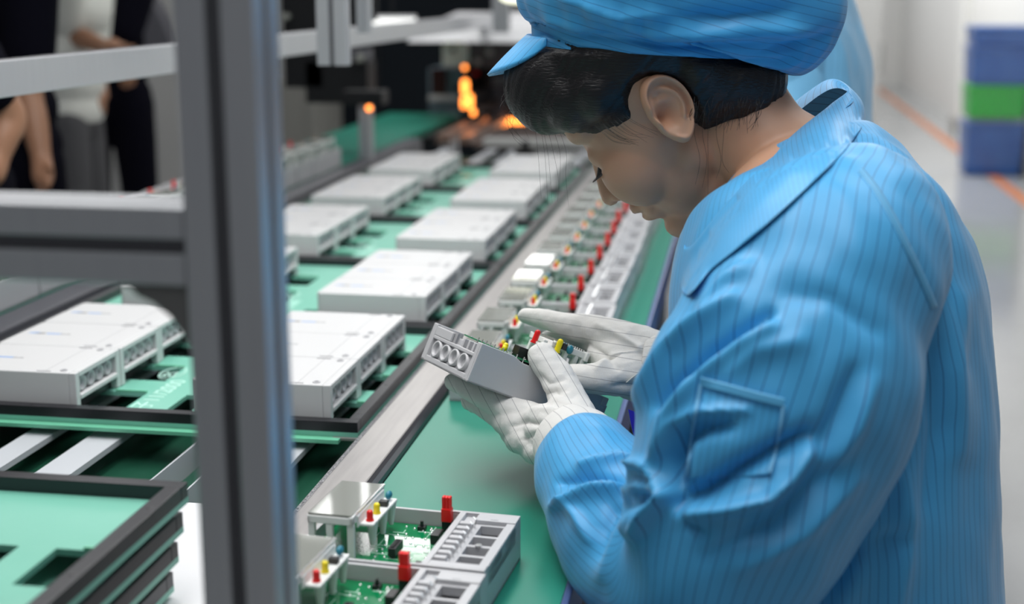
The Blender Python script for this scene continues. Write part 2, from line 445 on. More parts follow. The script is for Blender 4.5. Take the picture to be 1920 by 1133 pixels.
def make_box():
    t = thing('meter_case', 'x', 'meter case')
    mb = MB()
    mb.prism([(0.004, 0), (BL - 0.010, 0), (BL - 0.010, BW), (0.004, BW), (0, BW - 0.004), (0, 0.004)], 0, BH)
    # terminal end: corner posts, lip, sill, recessed plate, over an open notch
    mb.box(BL - 0.010, BL, 0, 0.010, 0, BH); mb.box(BL - 0.010, BL, BW - 0.010, BW, 0, BH)
    mb.box(BL - 0.010, BL, 0.010, BW - 0.010, BH - 0.007, BH)
    mb.box(BL - 0.010, BL + 0.001, 0.010, BW - 0.010, 0.015, 0.021)
    mb.build('case', M['case_lid'], t, 0.0012)
    MB().box(BL - 0.011, BL - 0.0095, 0.010, BW - 0.010, 0.0, 0.0148).build('opening_shade', M['chip'], t)  # black sheet painting the shade inside the open notch
    for i in range(4):
        y = 0.0252 + i * 0.0234
        c = MB(); n = 20
        vs = []
        for r, x in ((0.0098, BL - 0.010), (0.0098, BL - 0.004), (0.0072, BL - 0.0045), (0.0052, BL - 0.0095)):
            vs += [(x, y + r * math.cos(2 * PI * k / n), 0.0318 + r * math.sin(2 * PI * k / n)) for k in range(n)]
        fs = [(j * n + k, j * n + (k + 1) % n, (j + 1) * n + (k + 1) % n, (j + 1) * n + k) for j in range(3) for k in range(n)]
        c.add(vs, fs); c.add([vs[3 * n + k] for k in range(n)], [tuple(range(n))])
        o = c.build('cable_port', M['case'], t)
        for p in o.data.polygons: p.use_smooth = True
    MB().box(0.128, 0.1286, 0.001, BW - 0.001, BH - 0.0002, BH + 0.0001).build('lid_seam', M['case_dark'], t)
    for yy in (0.011, BW - 0.011):
        s = MB(); n = 18
        vs = []
        for r, z in ((0.0048, BH), (0.0046, BH + 0.0012), (0.0028, BH + 0.0012), (0.0026, BH + 0.0002)):
            vs += [(0.150 + r * math.cos(2 * PI * k / n), yy + r * math.sin(2 * PI * k / n), z) for k in range(n)]
        s.add(vs, [(j * n + k, j * n + (k + 1) % n, (j + 1) * n + (k + 1) % n, (j + 1) * n + k) for j in range(3) for k in range(n)])
        s.add([vs[3 * n + k] for k in range(n)], [tuple(range(n))], 1)
        s.build('screw_boss', [M['case'], M['case_dark']], t)
        MB().box(0.118, 0.136, yy - 0.007 if yy < 0.05 else yy + 0.0055, yy - 0.0055 if yy < 0.05 else yy + 0.007, BH, BH + 0.0006).build('latch_slot', M['case_dark'], t)
    lg = MB(); z = BH + 0.0002
    lg.prism([(0.012, 0.056), (0.024, 0.059), (0.028, 0.063), (0.016, 0.062)], BH, z, 0)
    lg.prism([(0.022, 0.055), (0.034, 0.0565), (0.036, 0.061), (0.030, 0.060)], BH, z, 1)
    for k in range(7):
        x = 0.038 + k * 0.005
        lg.prism([(x, 0.056), (x + 0.0036, 0.056), (x + 0.0046, 0.061 if k < 6 else 0.058), (x + 0.001, 0.061 if k != 5 else 0.058)], BH, z, 0 if k < 4 else 2)
    lg.build('printed_mark', [M['ink_blue'], M['ink_black'], M['case_dark']], t)
    note_kids(t); return t


# ---------------- pallets
PX0, PX1 = -1.035, -0.427; PYL = 0.481; PZ = 0.80


def make_pallet():
    t = thing('pallet', 'x', 'pallet')
    # local: x from PX0, y 0..PYL
    W = PX1 - PX0; fb = 0.014
    mb = MB()
    mb.box(0, W, 0, fb, -0.001, 0.012).box(0, W, PYL - fb, PYL, -0.001, 0.012).box(0, fb, fb, PYL - fb, -0.001, 0.012).box(W - fb, W, fb, PYL - fb, -0.001, 0.012)
    mb.box(W - 0.030, W + 0.003, -0.003, 0.004, -0.010, -0.0062, 1)
    for y in (0.035, 0.16, 0.29, 0.42):
        mb.cyl((W - fb / 2, y, 0.011), (W - fb / 2, y, 0.0124), 0.003, mi=2)
    for x in (0.2, 0.48): mb.cyl((x, fb / 2, 0.011), (x, fb / 2, 0.0124), 0.003, mi=2)
    mb.build('frame', [M['frame_black'], M['steel'], M['chip']], t, 0.0008)
    # laminate with windows beside the case ends
    mb = MB()
    bx = (-0.95 - PX0, -0.632 - PX0)
    xs = sorted([0.0, W, bx[0] + BL - 0.02, bx[0] + BL + 0.045, bx[1] + BL - 0.02, bx[1] + BL + 0.0185, bx[1] - 0.05, bx[1] - 0.018, bx[0] + 0.04, bx[0] + 0.12, bx[1] + 0.04, bx[1] + 0.12])
    ys = [0.0]; win = []
    for k in range(3):
        y0 = fb + 0.012 + k * (BW + 0.0015); win.append((y0 + 0.022, y0 + BW - 0.032)); ys += [y0 + 0.022, y0 + BW - 0.032]
    ys.append(PYL)

    def hole(x, y):
        if not any(a < y < b for a, b in win): return False
        if any(b + BL - 0.02 < x < b + BL + (0.045 if b < 0.2 else 0.0185) for b in bx): return True
        if bx[1] - 0.05 < x < bx[1] - 0.018 and y < win[0][1]: return True
        return any(b + 0.04 < x < b + 0.12 for b in bx)
    grid_plate(mb, xs, ys, -0.006, -0.0005, hole)
    pl = mb.build('fixture_plate', M['fr4'], t)
    MB().box(0.0, W - 0.02, -0.0125, 0.002, -0.011, -0.0065).build('front_lip', M['fr4_edge'], t)
    for a, b in win:
        MB().box(bx[0] + BL + 0.002, bx[0] + BL + 0.044, b, b + 0.003, -0.0005, 0.002).build('window_lip', M['fr4_edge'], t)
        MB().box(bx[1] + BL + 0.002, bx[1] + BL + 0.018, b, b + 0.003, -0.0005, 0.002).build('window_lip', M['fr4_edge'], t)
    # etched writing reading up the middle of the plate
    me = text_mesh('电子11/2000', 0.030); me.materials.append(M['etch'])
    me.transform(Matrix.Translation((0.328, 0.018, -0.0003)) @ Matrix.Rotation(PI / 2, 4, 'Z'))
    link('lettering', me, t)
    rg = MB(); n = 40; c = Vector((0.295, 0.208, 0))
    for rx, ry in ((0.017, 0.030), (0.0145, 0.027)):
        vs = []
        for q in (0, 0.0012):
            vs += [(c.x + (rx - q) * math.cos(2 * PI * k / n), c.y + (ry - q) * math.sin(2 * PI * k / n), 0.0001) for k in range(n)]
        rg.add(vs, [(k, (k + 1) % n, n + (k + 1) % n, n + k) for k in range(n)])
    me2 = text_mesh('ES', 0.024)
    me2.transform(Matrix.Translation((c.x + 0.008, c.y - 0.019, 0)) @ Matrix.Rotation(PI / 2, 4, 'Z'))
    b0 = len(rg.v); rg.add([v.co for v in me2.vertices], [tuple(p.vertices) for p in me2.polygons])
    rg.build('round_emblem', M['etch'], t)
    note_kids(t); return t


box0 = make_box(); pal0 = make_pallet(); pal0.name = 'pallet'; first_b = True
ppos = ['nearest', 'second', 'third', 'fourth', 'farthest']
for k in range(5):
    y = 1.481 + k * 0.4875
    lab = 'black framed green pallet, %s on the conveyor, under two rows of grey cases' % ppos[k]
    if k == 0: pal0.location = (PX0, y, PZ); pal0['label'] = lab; pal0['group'] = 'pallets on the conveyor'
    else: dup(pal0, (PX0, y, PZ), 0, lab, 'pallets on the conveyor')
    for cx, cn in ((-0.95, 'left'), (-0.632, 'right')):
        for j, pn in enumerate(('front', 'middle', 'rear')):
            lab = 'closed light grey meter case, %s of three in the %s column of the %s pallet' % (pn, cn, ppos[k])
            loc = (cx + random.uniform(-0.0015, 0.0015), y + 0.0155 + j * (BW + 0.0345), PZ + 0.0)
            loc = (loc[0], y + 0.0165 + j * (BW + 0.0018), loc[2])
            rz = random.uniform(-0.006, 0.006)
            if first_b: box0.location = loc; box0['label'] = lab; box0['group'] = 'closed meter cases on the pallets'; first_b = False
            else: dup(box0, loc, rz, lab, 'closed meter cases on the pallets')

# near stack of empty pallets, bottom left
sp = thing('pallet_stack_frame', 'x', 'pallet')
bpy.data.objects.remove(sp)
for i in range(4):
    lab = ['empty green and black pallet on top of the stack at the lower left', 'empty pallet second from the top of the lower left stack',
           'empty pallet third from the top of the lower left stack', 'empty pallet at the bottom of the lower left stack'][i]
    dup(pal0, (-0.446 - 0.608 - (0.0 + 0.004 * i), 1.035 - PYL - 0.004 * i, 0.888 - 0.0253 * i), 0, lab, 'stacked empty pallets', skip=('lettering', 'round_emblem'))

# ---------------- open meters with display module
ML, MW, MH = 0.176, 0.127, 0.042


def open_case(t, z=0.0):
    mb = MB(); w = 0.0035
    tx = 0.126                                     # terminal compartment begins
    mb.box(0.004, ML, 0, w, 0, MH - 0.002); mb.box(0.004, ML, MW - w, MW, 0, MH - 0.002)
    mb.box(0, 0.0045, 0, MW, 0, MH - 0.004); mb.box(0, ML, 0, MW, 0, 0.004)
    mb.box(0.11, ML, 0, w, MH - 0.002, MH); mb.box(0.11, ML, MW - w, MW, MH - 0.002, MH)
    mb.box(tx - 0.006, tx, w, MW - w, 0.004, MH)
    # terminal block deck with pockets
    xs = [tx, tx + 0.014, tx + 0.019, tx + 0.040, ML]
    ys = [w, 0.012, 0.016, 0.034, 0.038, 0.056, 0.060, 0.078, 0.082, 0.104, 0.108, 0.116, MW - w]
    grid_plate(mb, xs, ys, MH - 0.012, MH - 0.004, lambda x, y: tx + 0.019 < x < tx + 0.040 and any(a < y < b for a, b in ((0.016, 0.034), (0.038, 0.056), (0.060, 0.078), (0.082, 0.104))))
    mb.box(tx, ML, w, 0.012, MH - 0.004, MH); mb.box(tx + 0.012, ML, 0.108, MW - w, MH - 0.004, MH)
    mb.box(ML - 0.008, ML, 0.012, 0.108, MH - 0.02, MH - 0.001)
    mb.box(ML - 0.004, ML, w, MW - w, 0.0, MH - 0.012)
    c = mb.build('case', M['case'], t, 0.0006)
    dk = MB(); dk.box(tx + 0.018, ML - 0.005, w, MW - w, 0.018, 0.020)
    dk.box(tx + 0.026, tx + 0.033, MW - 0.0165, MW - 0.0155, MH - 0.004, MH + 0.0002)
    dk.build('pocket_floor', M['case_dark'], t)
    tm = MB()
    for i in range(8):
        y = 0.016 + i * 0.0113
        tm.box(tx + 0.001, tx + 0.012, y, y + 0.006, MH - 0.004, MH + 0.001)
    tm.build('terminal_comb', M['case'], t, 0.0008)
    pn = MB()
    for i in range(8):
        y = 0.019 + i * 0.0113
        pn.cyl((tx + 0.014, y, MH - 0.004), (tx + 0.016, y, MH + 0.004), 0.0009, n=6)
        pn.cyl((tx + 0.016, y, MH + 0.004), (tx + 0.013, y + 0.001, MH + 0.006), 0.0009, n=6)
    pn.cyl((tx + 0.029, 0.058, MH - 0.005), (tx + 0.029, 0.058, MH - 0.0025), 0.0032, n=14)
    pn.build('solder_pins', M['solder'], t)


def board(t, z=0.026):
    rnd = random.Random(3)
    b = MB().box(0.005, 0.119, 0.0045, MW - 0.0045, z - 0.0016, z).build('circuit_board', M['pcb'], t)
    s = MB()
    for _ in range(70):
        x = rnd.uniform(0.05, 0.116); y = rnd.uniform(0.008, MW - 0.008)
        s.ell((x, y, z), [(0.0013, 0, 0), (0, 0.0013, 0), (0, 0, 0.0011)], 8, 5)
    s.build('solder_joints', M['solder'], b)
    tr = MB()
    for _ in range(26):
        x = rnd.uniform(0.05, 0.10); y = rnd.uniform(0.01, MW - 0.014); L = rnd.uniform(0.006, 0.022); h = rnd.uniform(0.0006, 0.0014)
        if rnd.random() < 0.6: tr.box(x, min(x + L, 0.117), y, y + h, z, z + 0.0002)
        else: tr.box(x, x + h, y, min(y + L, MW - 0.008), z, z + 0.0002)
    tr.build('board_traces', M['trace'], b)
    c = MB(); c.box(0.078, 0.085, 0.040, 0.062, z + 0.002, z + 0.010)
    for i in range(5): c.box(0.0795, 0.0835, 0.042 + i * 0.004, 0.0435 + i * 0.004, z, z + 0.0112)
    c.build('pin_header', M['chip'], t, 0.0004)
    c = MB(); c.box(0.104, 0.112, 0.080, 0.096, z, z + 0.009); c.build('relay_chip', M['chip'], t, 0.0005); MB().box(0.106, 0.114, 0.022, 0.034, z, z + 0.004).build('driver_chip', M['chip'], t, 0.0005)
    c = MB(); c.box(0.083, 0.090, 0.108, 0.115, z, z + 0.0035); c.cyl((0.0865, 0.1115, z + 0.0035), (0.0865, 0.1115, z + 0.0085), 0.0016, n=10); c.build('push_button', M['chip'], t)
    c = MB()
    for i in range(3):
        x = 0.1075 + i * 0.0028
        c.prism([(x - 0.0015, 0.110), (x + 0.0013, 0.110), (x + 0.0013, 0.116), (x - 0.0015, 0.116)], z + 0.010, z + 0.034)
    c.box(0.1055, 0.115, 0.109, 0.117, z + 0.010, z + 0.023)
    c.build('red_connector', M['red'], t, 0.0009)
    MB().box(0.106, 0.115, 0.110, 0.1165, z, z + 0.010).build('connector_base', M['chip'], t)


def module(t, z=0.057, dx=0.008, gx=0.036, gy=0.084):
    """display on a white stand-off frame with two lamps beside it"""
    y0 = 0.030; x0, x1 = dx, dx + gx + 0.006
    y1 = y0 + gy
    f = MB()
    f.box(x0, x1, y0, y0 + 0.006, z, z + 0.007); f.box(x0, x1, y1 - 0.006, y1, z, z + 0.007)
    f.box(x0, x0 + 0.004, y0, y1, z, z + 0.006); f.box(x1 - 0.004, x1, y0, y1, z, z + 0.008)
    f.box(x1, x1 + 0.014, y0 + 0.014, y1 - 0.004, z - 0.005, z - 0.002)
    f.box(x1 - 0.0005, x1 + 0.0015, y0 + 0.01, y1 - 0.004, z - 0.005, z + 0.006)
    fr = f.build('display_frame', M['frame_white'], t, 0.0012)
    for (lx, ly) in ((x0 + 0.003, y0 + 0.004), (x0 + 0.003, y1 - 0.004), (x1 - 0.003, y0 + 0.004), (x1 - 0.003, y1 - 0.004), (x0 + 0.02, y0 + 0.003)):
        MB().box(lx - 0.003, lx + 0.003, ly - 0.0025, ly + 0.0025, 0.026 if lx > 0.006 else 0.020, z).build('stand_off', M['frame_white'], t, 0.0006)
    for yy in (y0 + 0.028, y0 + 0.055, y0 + 0.078):
        MB().cyl((x1 + 0.008, yy, z - 0.004), (x1 + 0.008, yy, 0.030), 0.0055, 0.0022, 12).build('lamp_guide', M['frame_white'], t)
    MB().box(x0 + 0.001, x1 - 0.0015, y0 + 0.001, y1 - 0.001, z + 0.0072, z + 0.0092).build('display_glass', M['glass'], t)
    MB().box(x0 + 0.003, x1 - 0.004, y0 + 0.006, y1 - 0.006, z + 0.001, z + 0.0035).build('reflector', M['case'], t)
    c = MB()
    for i in range(26): c.box(x1 - 0.003, x1 + 0.0008, y0 + 0.008 + i * 0.003, y0 + 0.0095 + i * 0.003, z + 0.0075, z + 0.009)
    c.build('display_pins', M['solder'], t)
    for yy, m, n_ in ((y0 + 0.022, 'red', 'red_indicator'), (y0 + 0.040, 'yellow', 'yellow_indicator')):
        c = MB(); c.cyl((x1 + 0.008, yy, z - 0.003), (x1 + 0.008, yy, z - 0.001), 0.0036, n=14); c.cyl((x1 + 0.008, yy, z - 0.001), (x1 + 0.008, yy, z + 0.0058), 0.003, 0.0029, n=14)
        c.ell((x1 + 0.008, yy, z + 0.0058), [(0.0029, 0, 0), (0, 0.0029, 0), (0, 0, 0.0022)], 12, 6); c.build(n_, M[m], t)
    c = MB(); c.box(x1 + 0.004, x1 + 0.012, y0 + 0.056, y0 + 0.062, z - 0.002, z + 0.003); c.build('sensor', M['chip'], t, 0.0005)
    c = MB(); c.ell((x1 + 0.008, y0 + 0.073, z + 0.003), [(0.003, 0, 0), (0, 0.005, 0), (0, 0, 0.004)]); c.build('blue_capacitor', M['teal_part'], t)


def make_open(connector=True):
    t = thing('open_meter', 'x', 'electricity meter'); open_case(t); board(t); module(t); note_kids(t); return t


om = make_open()
GRP = 'open meters waiting on the green bench'
u1 = onz(982, 966, 0.79 + MH)
om.location = (u1.x - ML - 0.012, u1.y - MW + 0.012, 0.79); om.rotation_euler = (0, 0, math.radians(-4.6))
om['label'] = 'open grey meter with brightly mirrored display glass, rear of two at the lower photo edge'; om['group'] = GRP
u2 = om.location - Vector((0.012, MW + 0.004, 0))
dup(om, (u2.x + 0.004, u2.y, 0.79), math.radians(-4.8), 'open grey meter with olive display glass, front of two at the lower photo edge', GRP)
for k in range(12):
    r = random.Random(k)
    dup(om, (-0.358 + r.uniform(-0.003, 0.003), 1.655 + k * 0.1375, 0.79), r.uniform(-0.012, 0.012),
        'open meter with red connector on the green bench behind the gloves, %s of that row' % ('nearest' if k == 0 else ORD[k] if k < 11 else 'farthest'), GRP,
        skip=('solder_pins',) if k > 5 else ())
LG = 'open meters on the bench left of the conveyor'
names = ['nearest', 'second', 'third', 'fourth', 'fifth', 'sixth', 'seventh', 'eighth', 'ninth', 'tenth', 'eleventh', 'twelfth', 'thirteenth', 'farthest']
for k in range(14):
    r = random.Random(50 + k)
    dup(om, (-1.121 + r.uniform(-0.002, 0.002), 2.05 + k * 0.134, 0.812), PI + r.uniform(-0.01, 0.01),
        'open meter on the bench left of the conveyor, %s in its row' % names[k], LG, skip=('solder_pins', 'solder_joints')).scale = (1, 1, 1.3)

# ceiling panel lights over the line (above the frame, seen mirrored in the display glass)
for i, (x, y) in enumerate(((-1.25, 5.1), (-1.45, 9.6), (-1.3, 1.9))):
    t = thing('ceiling_light', 'white rectangular ceiling light panel, %s along the line' % ('second', 'third', 'nearest')[i], 'light', (x, y, 2.35))
    MB().box(-0.3, 0.3, -0.5 if i < 2 else -0.3, 0.5 if i < 2 else 0.3, 0, 0.01).build('diffuser', M['lamp'], t)
    MB().box(-0.32, 0.32, -0.52 if i < 2 else -0.32, 0.52 if i < 2 else 0.32, 0.01, 0.05).build('housing', M['white'], t)

# ================================================================== aluminium framing
def profile(mb, x0, x1, y0, y1, z0, z1, axis, slots=((0.5,),), g=0.009, dpt=0.006):
    """slotted extrusion: box with dark grooves let into the two wide faces"""
    mb.box(x0, x1, y0, y1, z0, z1, 0)


def slotted(name, label, size, length, nx, ny, parent=None):
    """vertical extrusion, footprint size=(a,b), centred, grooves nx on the Y faces, ny on the X faces"""
    a, b = size; g = 0.0045; dp = 0.007
    def edge(n, L):
        pts = [(-L / 2 + 0.001, 0)]
        for i in range(n):
            c = -L / 2 + L * (i + 0.5) / n
            pts += [(c - g, 0), (c - g, dp), (c + g, dp), (c + g, 0)]
        pts.append((L / 2 - 0.001, 0)); return pts
    poly = [(x, -b / 2 + q) for x, q in edge(nx, a)] + [(a / 2 - q, y) for y, q in edge(ny, b)]
    poly += [(-x, b / 2 - q) for x, q in edge(nx, a)] + [(-a / 2 + q, -y) for y, q in edge(ny, b)]
    mb = MB(); mb.prism(poly, 0, length)
    return mb


PF = P(420, 560, 0.80)          # middle of the post's front face
px, py = PF.x, PF.y + 0.024
t = thing('frame_post', 'thick grey slotted aluminium post, out of focus, nearest the camera', 'post', (px, py, 0))
slotted('p', '', (0.0465, 0.045), 2.3, 1, 1).build('extrusion', M['alu'], t, 0.0012)
mb = MB(); mb.box(-0.0045, 0.0045, -0.0162, -0.0152, 0, 2.3).box(0.0152, 0.0162, -0.0045, 0.0045, 0, 2.3); mb.build('groove_shade', M['alu_dark'], t)  # dark strips paint the shade on the slot floors
MB().box(-0.04, 0.04, -0.04, 0.04, 0, 0.008).build('foot_plate', M['alu_dark'], t)
# side arm to the left of the post
z1 = P(340, 386, 0.80).z; z0 = P(340, 541, 0.80).z
T = Matrix(((0, 0, 1, 0), (1, 0, 0, 0), (0, 1, 0, 0), (0, 0, 0, 1)))
arm = thing('frame_cross_arm', 'grey slotted aluminium arm running left from the nearest post', 'beam', (px - 0.0235 - 0.8, py, (z0 + z1) / 2), 0)
mb = slotted('a', '', (0.045, z1 - z0), 0.80, 1, 1); mb.v = [Vector((v.z, v.x, v.y)) for v in mb.v]
mb.build('extrusion', M['alu'], arm, 0.0012)
MB().box(0, 0.8, -0.0162, -0.0152, -0.0045, 0.0045).build('groove_shade', M['alu_dark'], arm)
q = lambda x, y: (P(x, y, 0.8).x - px, P(x, y, 0.8).z)
pts = [q(*a) for a in ((196, 538), (350, 538), (352, 672), (330, 668), (322, 640), (300, 606), (268, 580), (236, 566), (224, 552), (205, 548))]
br = thing('corner_bracket', 'dark grey cast bracket under the arm against the nearest post', 'bracket', (px, py, 0))
mb = MB(); mb.prism(pts, -0.019, 0.019); mb.v = [Vector((v.x, v.z, v.y)) for v in mb.v]
mb.build('gusset', M['bracket'], br, 0.0015)
# long beam parallel to the line
XB = -0.95
ctop = onz(0, 112, 0); 
def onx(x, y, X):
    r = P(x, y, 1) - CAM; return CAM + r * (X / r.x)
zt = onx(300, 86, XB).z; zb = onx(300, 141, XB).z
bm_ = thing('long_beam', 'silver aluminium beam running away above the conveyor', 'beam', (XB, 0.2, zb))
MB().box(-0.03, 0, 0, 5.7, 0, zt - zb).build('extrusion', M['alu'], bm_, 0.001)
MB().box(-0.02, -0.012, 0, 5.7, zt - zb, zt - zb + 0.0008).build('groove', M['alu_dark'], bm_)  # flat dark strip painting a shaded slot on the beam top


def hang(label, xl, xr, ybot, X, ztop=2.4, d=0.03, name='hanging_profile'):
    a = onx(xl, ybot, X); b = onx(xr, ybot, X)
    t = thing(name, label, 'post', (X, (a.y + b.y) / 2, min(a.z, b.z)))
    mb = slotted('h', '', (d, abs(b.y - a.y)), ztop - t.location.z, 1, 1); mb.build('extrusion', M['alu'], t, 0.001)
    w = d / 2 - 0.0072
    MB().box(w, w + 0.001, -0.0045, 0.0045, 0, ztop - t.location.z).build('groove_shade', M['alu_dark'], t)
    return t


# the broad hanging profile faces the camera: wide along X
pc = P(627, 122, 2.55)
t = thing('hanging_profile', 'broad slotted aluminium profile hanging in front of the long beam', 'post', (pc.x, pc.y, pc.z))
mb = slotted('h', '', (0.056, 0.030), 2.3 - pc.z, 1, 1); mb.build('extrusion', M['alu'], t, 0.001)
MB().box(-0.0045, 0.0045, -0.009, -0.008, 0, 2.3 - pc.z).build('groove_shade', M['alu_dark'], t)
pc = P(683, 30, 2.95)
t = thing('lamp_arm_profile', 'narrow aluminium profile standing just behind the broad hanging one', 'post', (pc.x, pc.y, zt + 0.0))
slotted('h', '', (0.028, 0.028), 1.1, 1, 1).build('extrusion', M['alu'], t, 0.001)
pc = P(940, 40, 4.9)
t = thing('far_hanging_profile', 'aluminium upright at the far end of the long beam beside the cap', 'post', (pc.x, pc.y, pc.z - 0.04))
slotted('h', '', (0.06, 0.04), 1.1, 1, 1).build('extrusion', M['alu'], t, 0.001)
# upright standing on the left bench
pc = onz(676, 310, 0.812)
t = thing('bench_upright', 'aluminium upright standing behind the row of meters left of the conveyor', 'post', (-1.098, 3.98, 0.812))
slotted('h', '', (0.034, 0.045), 0.16 + 0.0, 1, 1).build('extrusion', M['alu'], t, 0.001)
c = MB(); c.cyl((0.018, -0.024, 0.150), (0.018, -0.030, 0.150), 0.008, n=16); c.build('orange_indicator', M['orange_glow'], t)
MB().box(-0.06, 0.06, -0.04, 0.04, 0.16, 0.20).build('head_plate', M['dark'], t, 0.003)

# ================================================================== machines beyond the line
def bx(name, label, cat, x0, y0, x1, y1, d, depth, m, bev=0.004, floor=None, group=None):
    """upright machine body whose front spans the pixel box at depth d"""
    a = P(x0, y0, d); b = P(x1, y1, d)
    zl = floor if floor is not None else b.z
    t = thing(name, label, cat, ((a.x + b.x) / 2, a.y, zl), 0, group)
    wd = abs(b.x - a.x) / 2
    MB().box(-wd, wd, 0, depth, 0, a.z - zl).build('body', m, t, bev)
    return t, wd, a.z - zl


def sub(t, name, m, x0, y0, x1, y1, th=0.02, rnd=False, front=0.0, lab=None, bev=0.002):
    """panel mounted on the front of t, spanning a pixel box"""
    Y = t.location.y - front
    def oy(x, y):
        r = P(x, y, 1) - CAM; return CAM + r * (Y / r.y)
    a = oy(x0, y0); b = oy(x1, y1); L = t.location; mb = MB()
    if rnd:
        c = (a + b) / 2 - L; mb.cyl((c.x, -front, c.z), (c.x, -front - th, c.z), abs(b.x - a.x) / 2, n=18)
    else: mb.box(a.x - L.x, b.x - L.x, -front - th, -front, b.z - L.z, a.z - L.z)
    o = mb.build(name, m, t, bev)
    if lab: o['label'] = lab
    return o


# dark enclosure behind the line
t, wd, hh = bx('dark_enclosure', 'tall dark navy machine enclosure behind the conveyor', 'machine', 578, -160, 935, 300, 7.4, 0.8, M['wall_dark'], floor=0)
sub(t, 'seam_strip', M['dark'], 706, -100, 709, 280, 0.01)
# light grey cabinets on the left
t, wd, hh = bx('storage_cabinet', 'plain grey steel cabinet seen left of the nearest post', 'cabinet', 240, -40, 330, 360, 7.2, 0.6, M['cabinet_l'], floor=0)
sub(t, 'door', M['cabinet_l'], 272, -30, 326, 352, 0.015)
t, wd, hh = bx('low_cabinet', 'grey metal cabinet seen just right of the nearest post', 'cabinet', 470, 150, 582, 420, 6.9, 0.5, M['cabinet'], floor=0)
sub(t, 'door', M['cabinet'], 520, 162, 578, 400, 0.012)
# tester with slanted pale green window
t, wd, hh = bx('tester_machine', 'grey tester with a slanting pale green window behind the men', 'machine', 175, 84, 330, 420, 6.4, 0.5, M['cabinet_l'], floor=0)
L = t.location
def oyl(x, y, Y=L.y): r = P(x, y, 1) - CAM; v = CAM + r * (Y / r.y); return (v.x - L.x, v.z - L.z)
def outline(pts, name, m, y0, y1, par=t):
    mb = MB(); mb.prism([oyl(*p) for p in pts], -y1, -y0); mb.v = [Vector((v.x, v.z, v.y)) for v in mb.v]
    return mb.build(name, m, par, 0.004)
outline([(200, -30), (262, -30), (285, 0), (305, 35), (322, 75), (330, 110), (190, 110), (190, 60)], 'hood', M['dark_grey'], -0.10, 0.02)
outline([(215, -25), (255, -25), (278, 10), (296, 52), (240, 56), (222, 20)], 'window', M['panel_green'], -0.12, -0.098)
outline([(205, 62), (300, 58), (316, 84), (210, 86)], 'console', M['dark'], -0.13, -0.1)

# black camera rig over the belt
t, wd, hh = bx('camera_rig', 'black inspection rig hanging beyond the broad hanging profile', 'machine', 526, -60, 596, 168, 4.2, 0.25, M['dark'])
t['label'] = 'black inspection rig hanging beyond the broad hanging profile'
sub(t, 'bracket_arm', M['dark_grey'], 596, 90, 700, 112, 0.06, front=-0.1)
sub(t, 'lower_block', M['dark'], 590, 112, 706, 190, 0.10, front=-0.1)
sub(t, 'swivel', M['dark_grey'], 604, 122, 646, 164, 0.05, True, front=-0.08)
sub(t, 'lens', M['glass'], 670, 96, 686, 120, 0.03, True, front=0.02)
sub(t, 'lens', M['glass'], 532, 22, 546, 40, 0.03, True, front=0.02)
sub(t, 'rear_cover', M['dark'], 528, -60, 708, 40, 0.02, front=-0.2)
# white shelf with light strip above the shrink tunnel
a = P(790, 75, 5.4); b = P(1060, 75, 5.4)
t = thing('white_hood', 'white sheet hood above the heat tunnel beside the cap peak', 'hood', ((a.x + b.x) / 2, a.y, a.z))
wd = (b.x - a.x) / 2
mb = MB(); mb.add([(-wd, -0.25, 0.0), (wd, -0.25, 0.0), (wd, 0.45, 0.0), (-wd, 0.45, 0.0), (-wd + 0.05, -0.2, 0.055), (wd - 0.05, -0.2, 0.055), (wd - 0.05, 0.45, 0.10), (-wd + 0.05, 0.45, 0.10)],
                  [(0, 1, 5, 4), (1, 2, 6, 5), (2, 3, 7, 6), (3, 0, 4, 7), (4, 5, 6, 7), (3, 2, 1, 0)]); mb.build('shell', M['white'], t, 0.004)
a = P(694, 50, 5.6); b = P(782, 34, 5.6)
t = thing('strip_light', 'short white strip light above the conveyor behind the long beam', 'light', ((a.x + b.x) / 2, a.y, a.z))
wd = (b.x - a.x) / 2; MB().box(-wd, wd, -0.02, 0.02, 0, b.z - a.z).build('diffuser', M['lamp_low'], t, 0.004)
MB().box(-wd, wd, -0.025, 0.025, b.z - a.z, b.z - a.z + 0.01).build('housing', M['white'], t, 0.002)
MB().cyl((0, 0, b.z - a.z), (0, 0, 0.5), 0.004).build('cord', M['dark'], t)
a = P(985, -4, 4.0)
t = thing('ring_lamp', 'glowing pale yellow round lamp at the top edge above the cap peak', 'light', (a.x, a.y, a.z))
mb = MB(); mb.ell((0, 0, 0), [(0.075, 0, 0), (0, 0.075, 0), (0, 0, 0.018)], 28, 8); mb.build('bulb', mat('warm_lamp', (0.9, 0.9, 0.8), emit=(1, 0.98, 0.75), es=1.6), t, smooth=True)
MB().cyl((0, 0, 0.012), (0, 0, 0.06), 0.08, 0.05, 24).build('lamp_shade', M['dark'], t)
MB().cyl((0, 0, 0.06), (0, 0, 0.5), 0.004).build('cord', M['dark'], t)

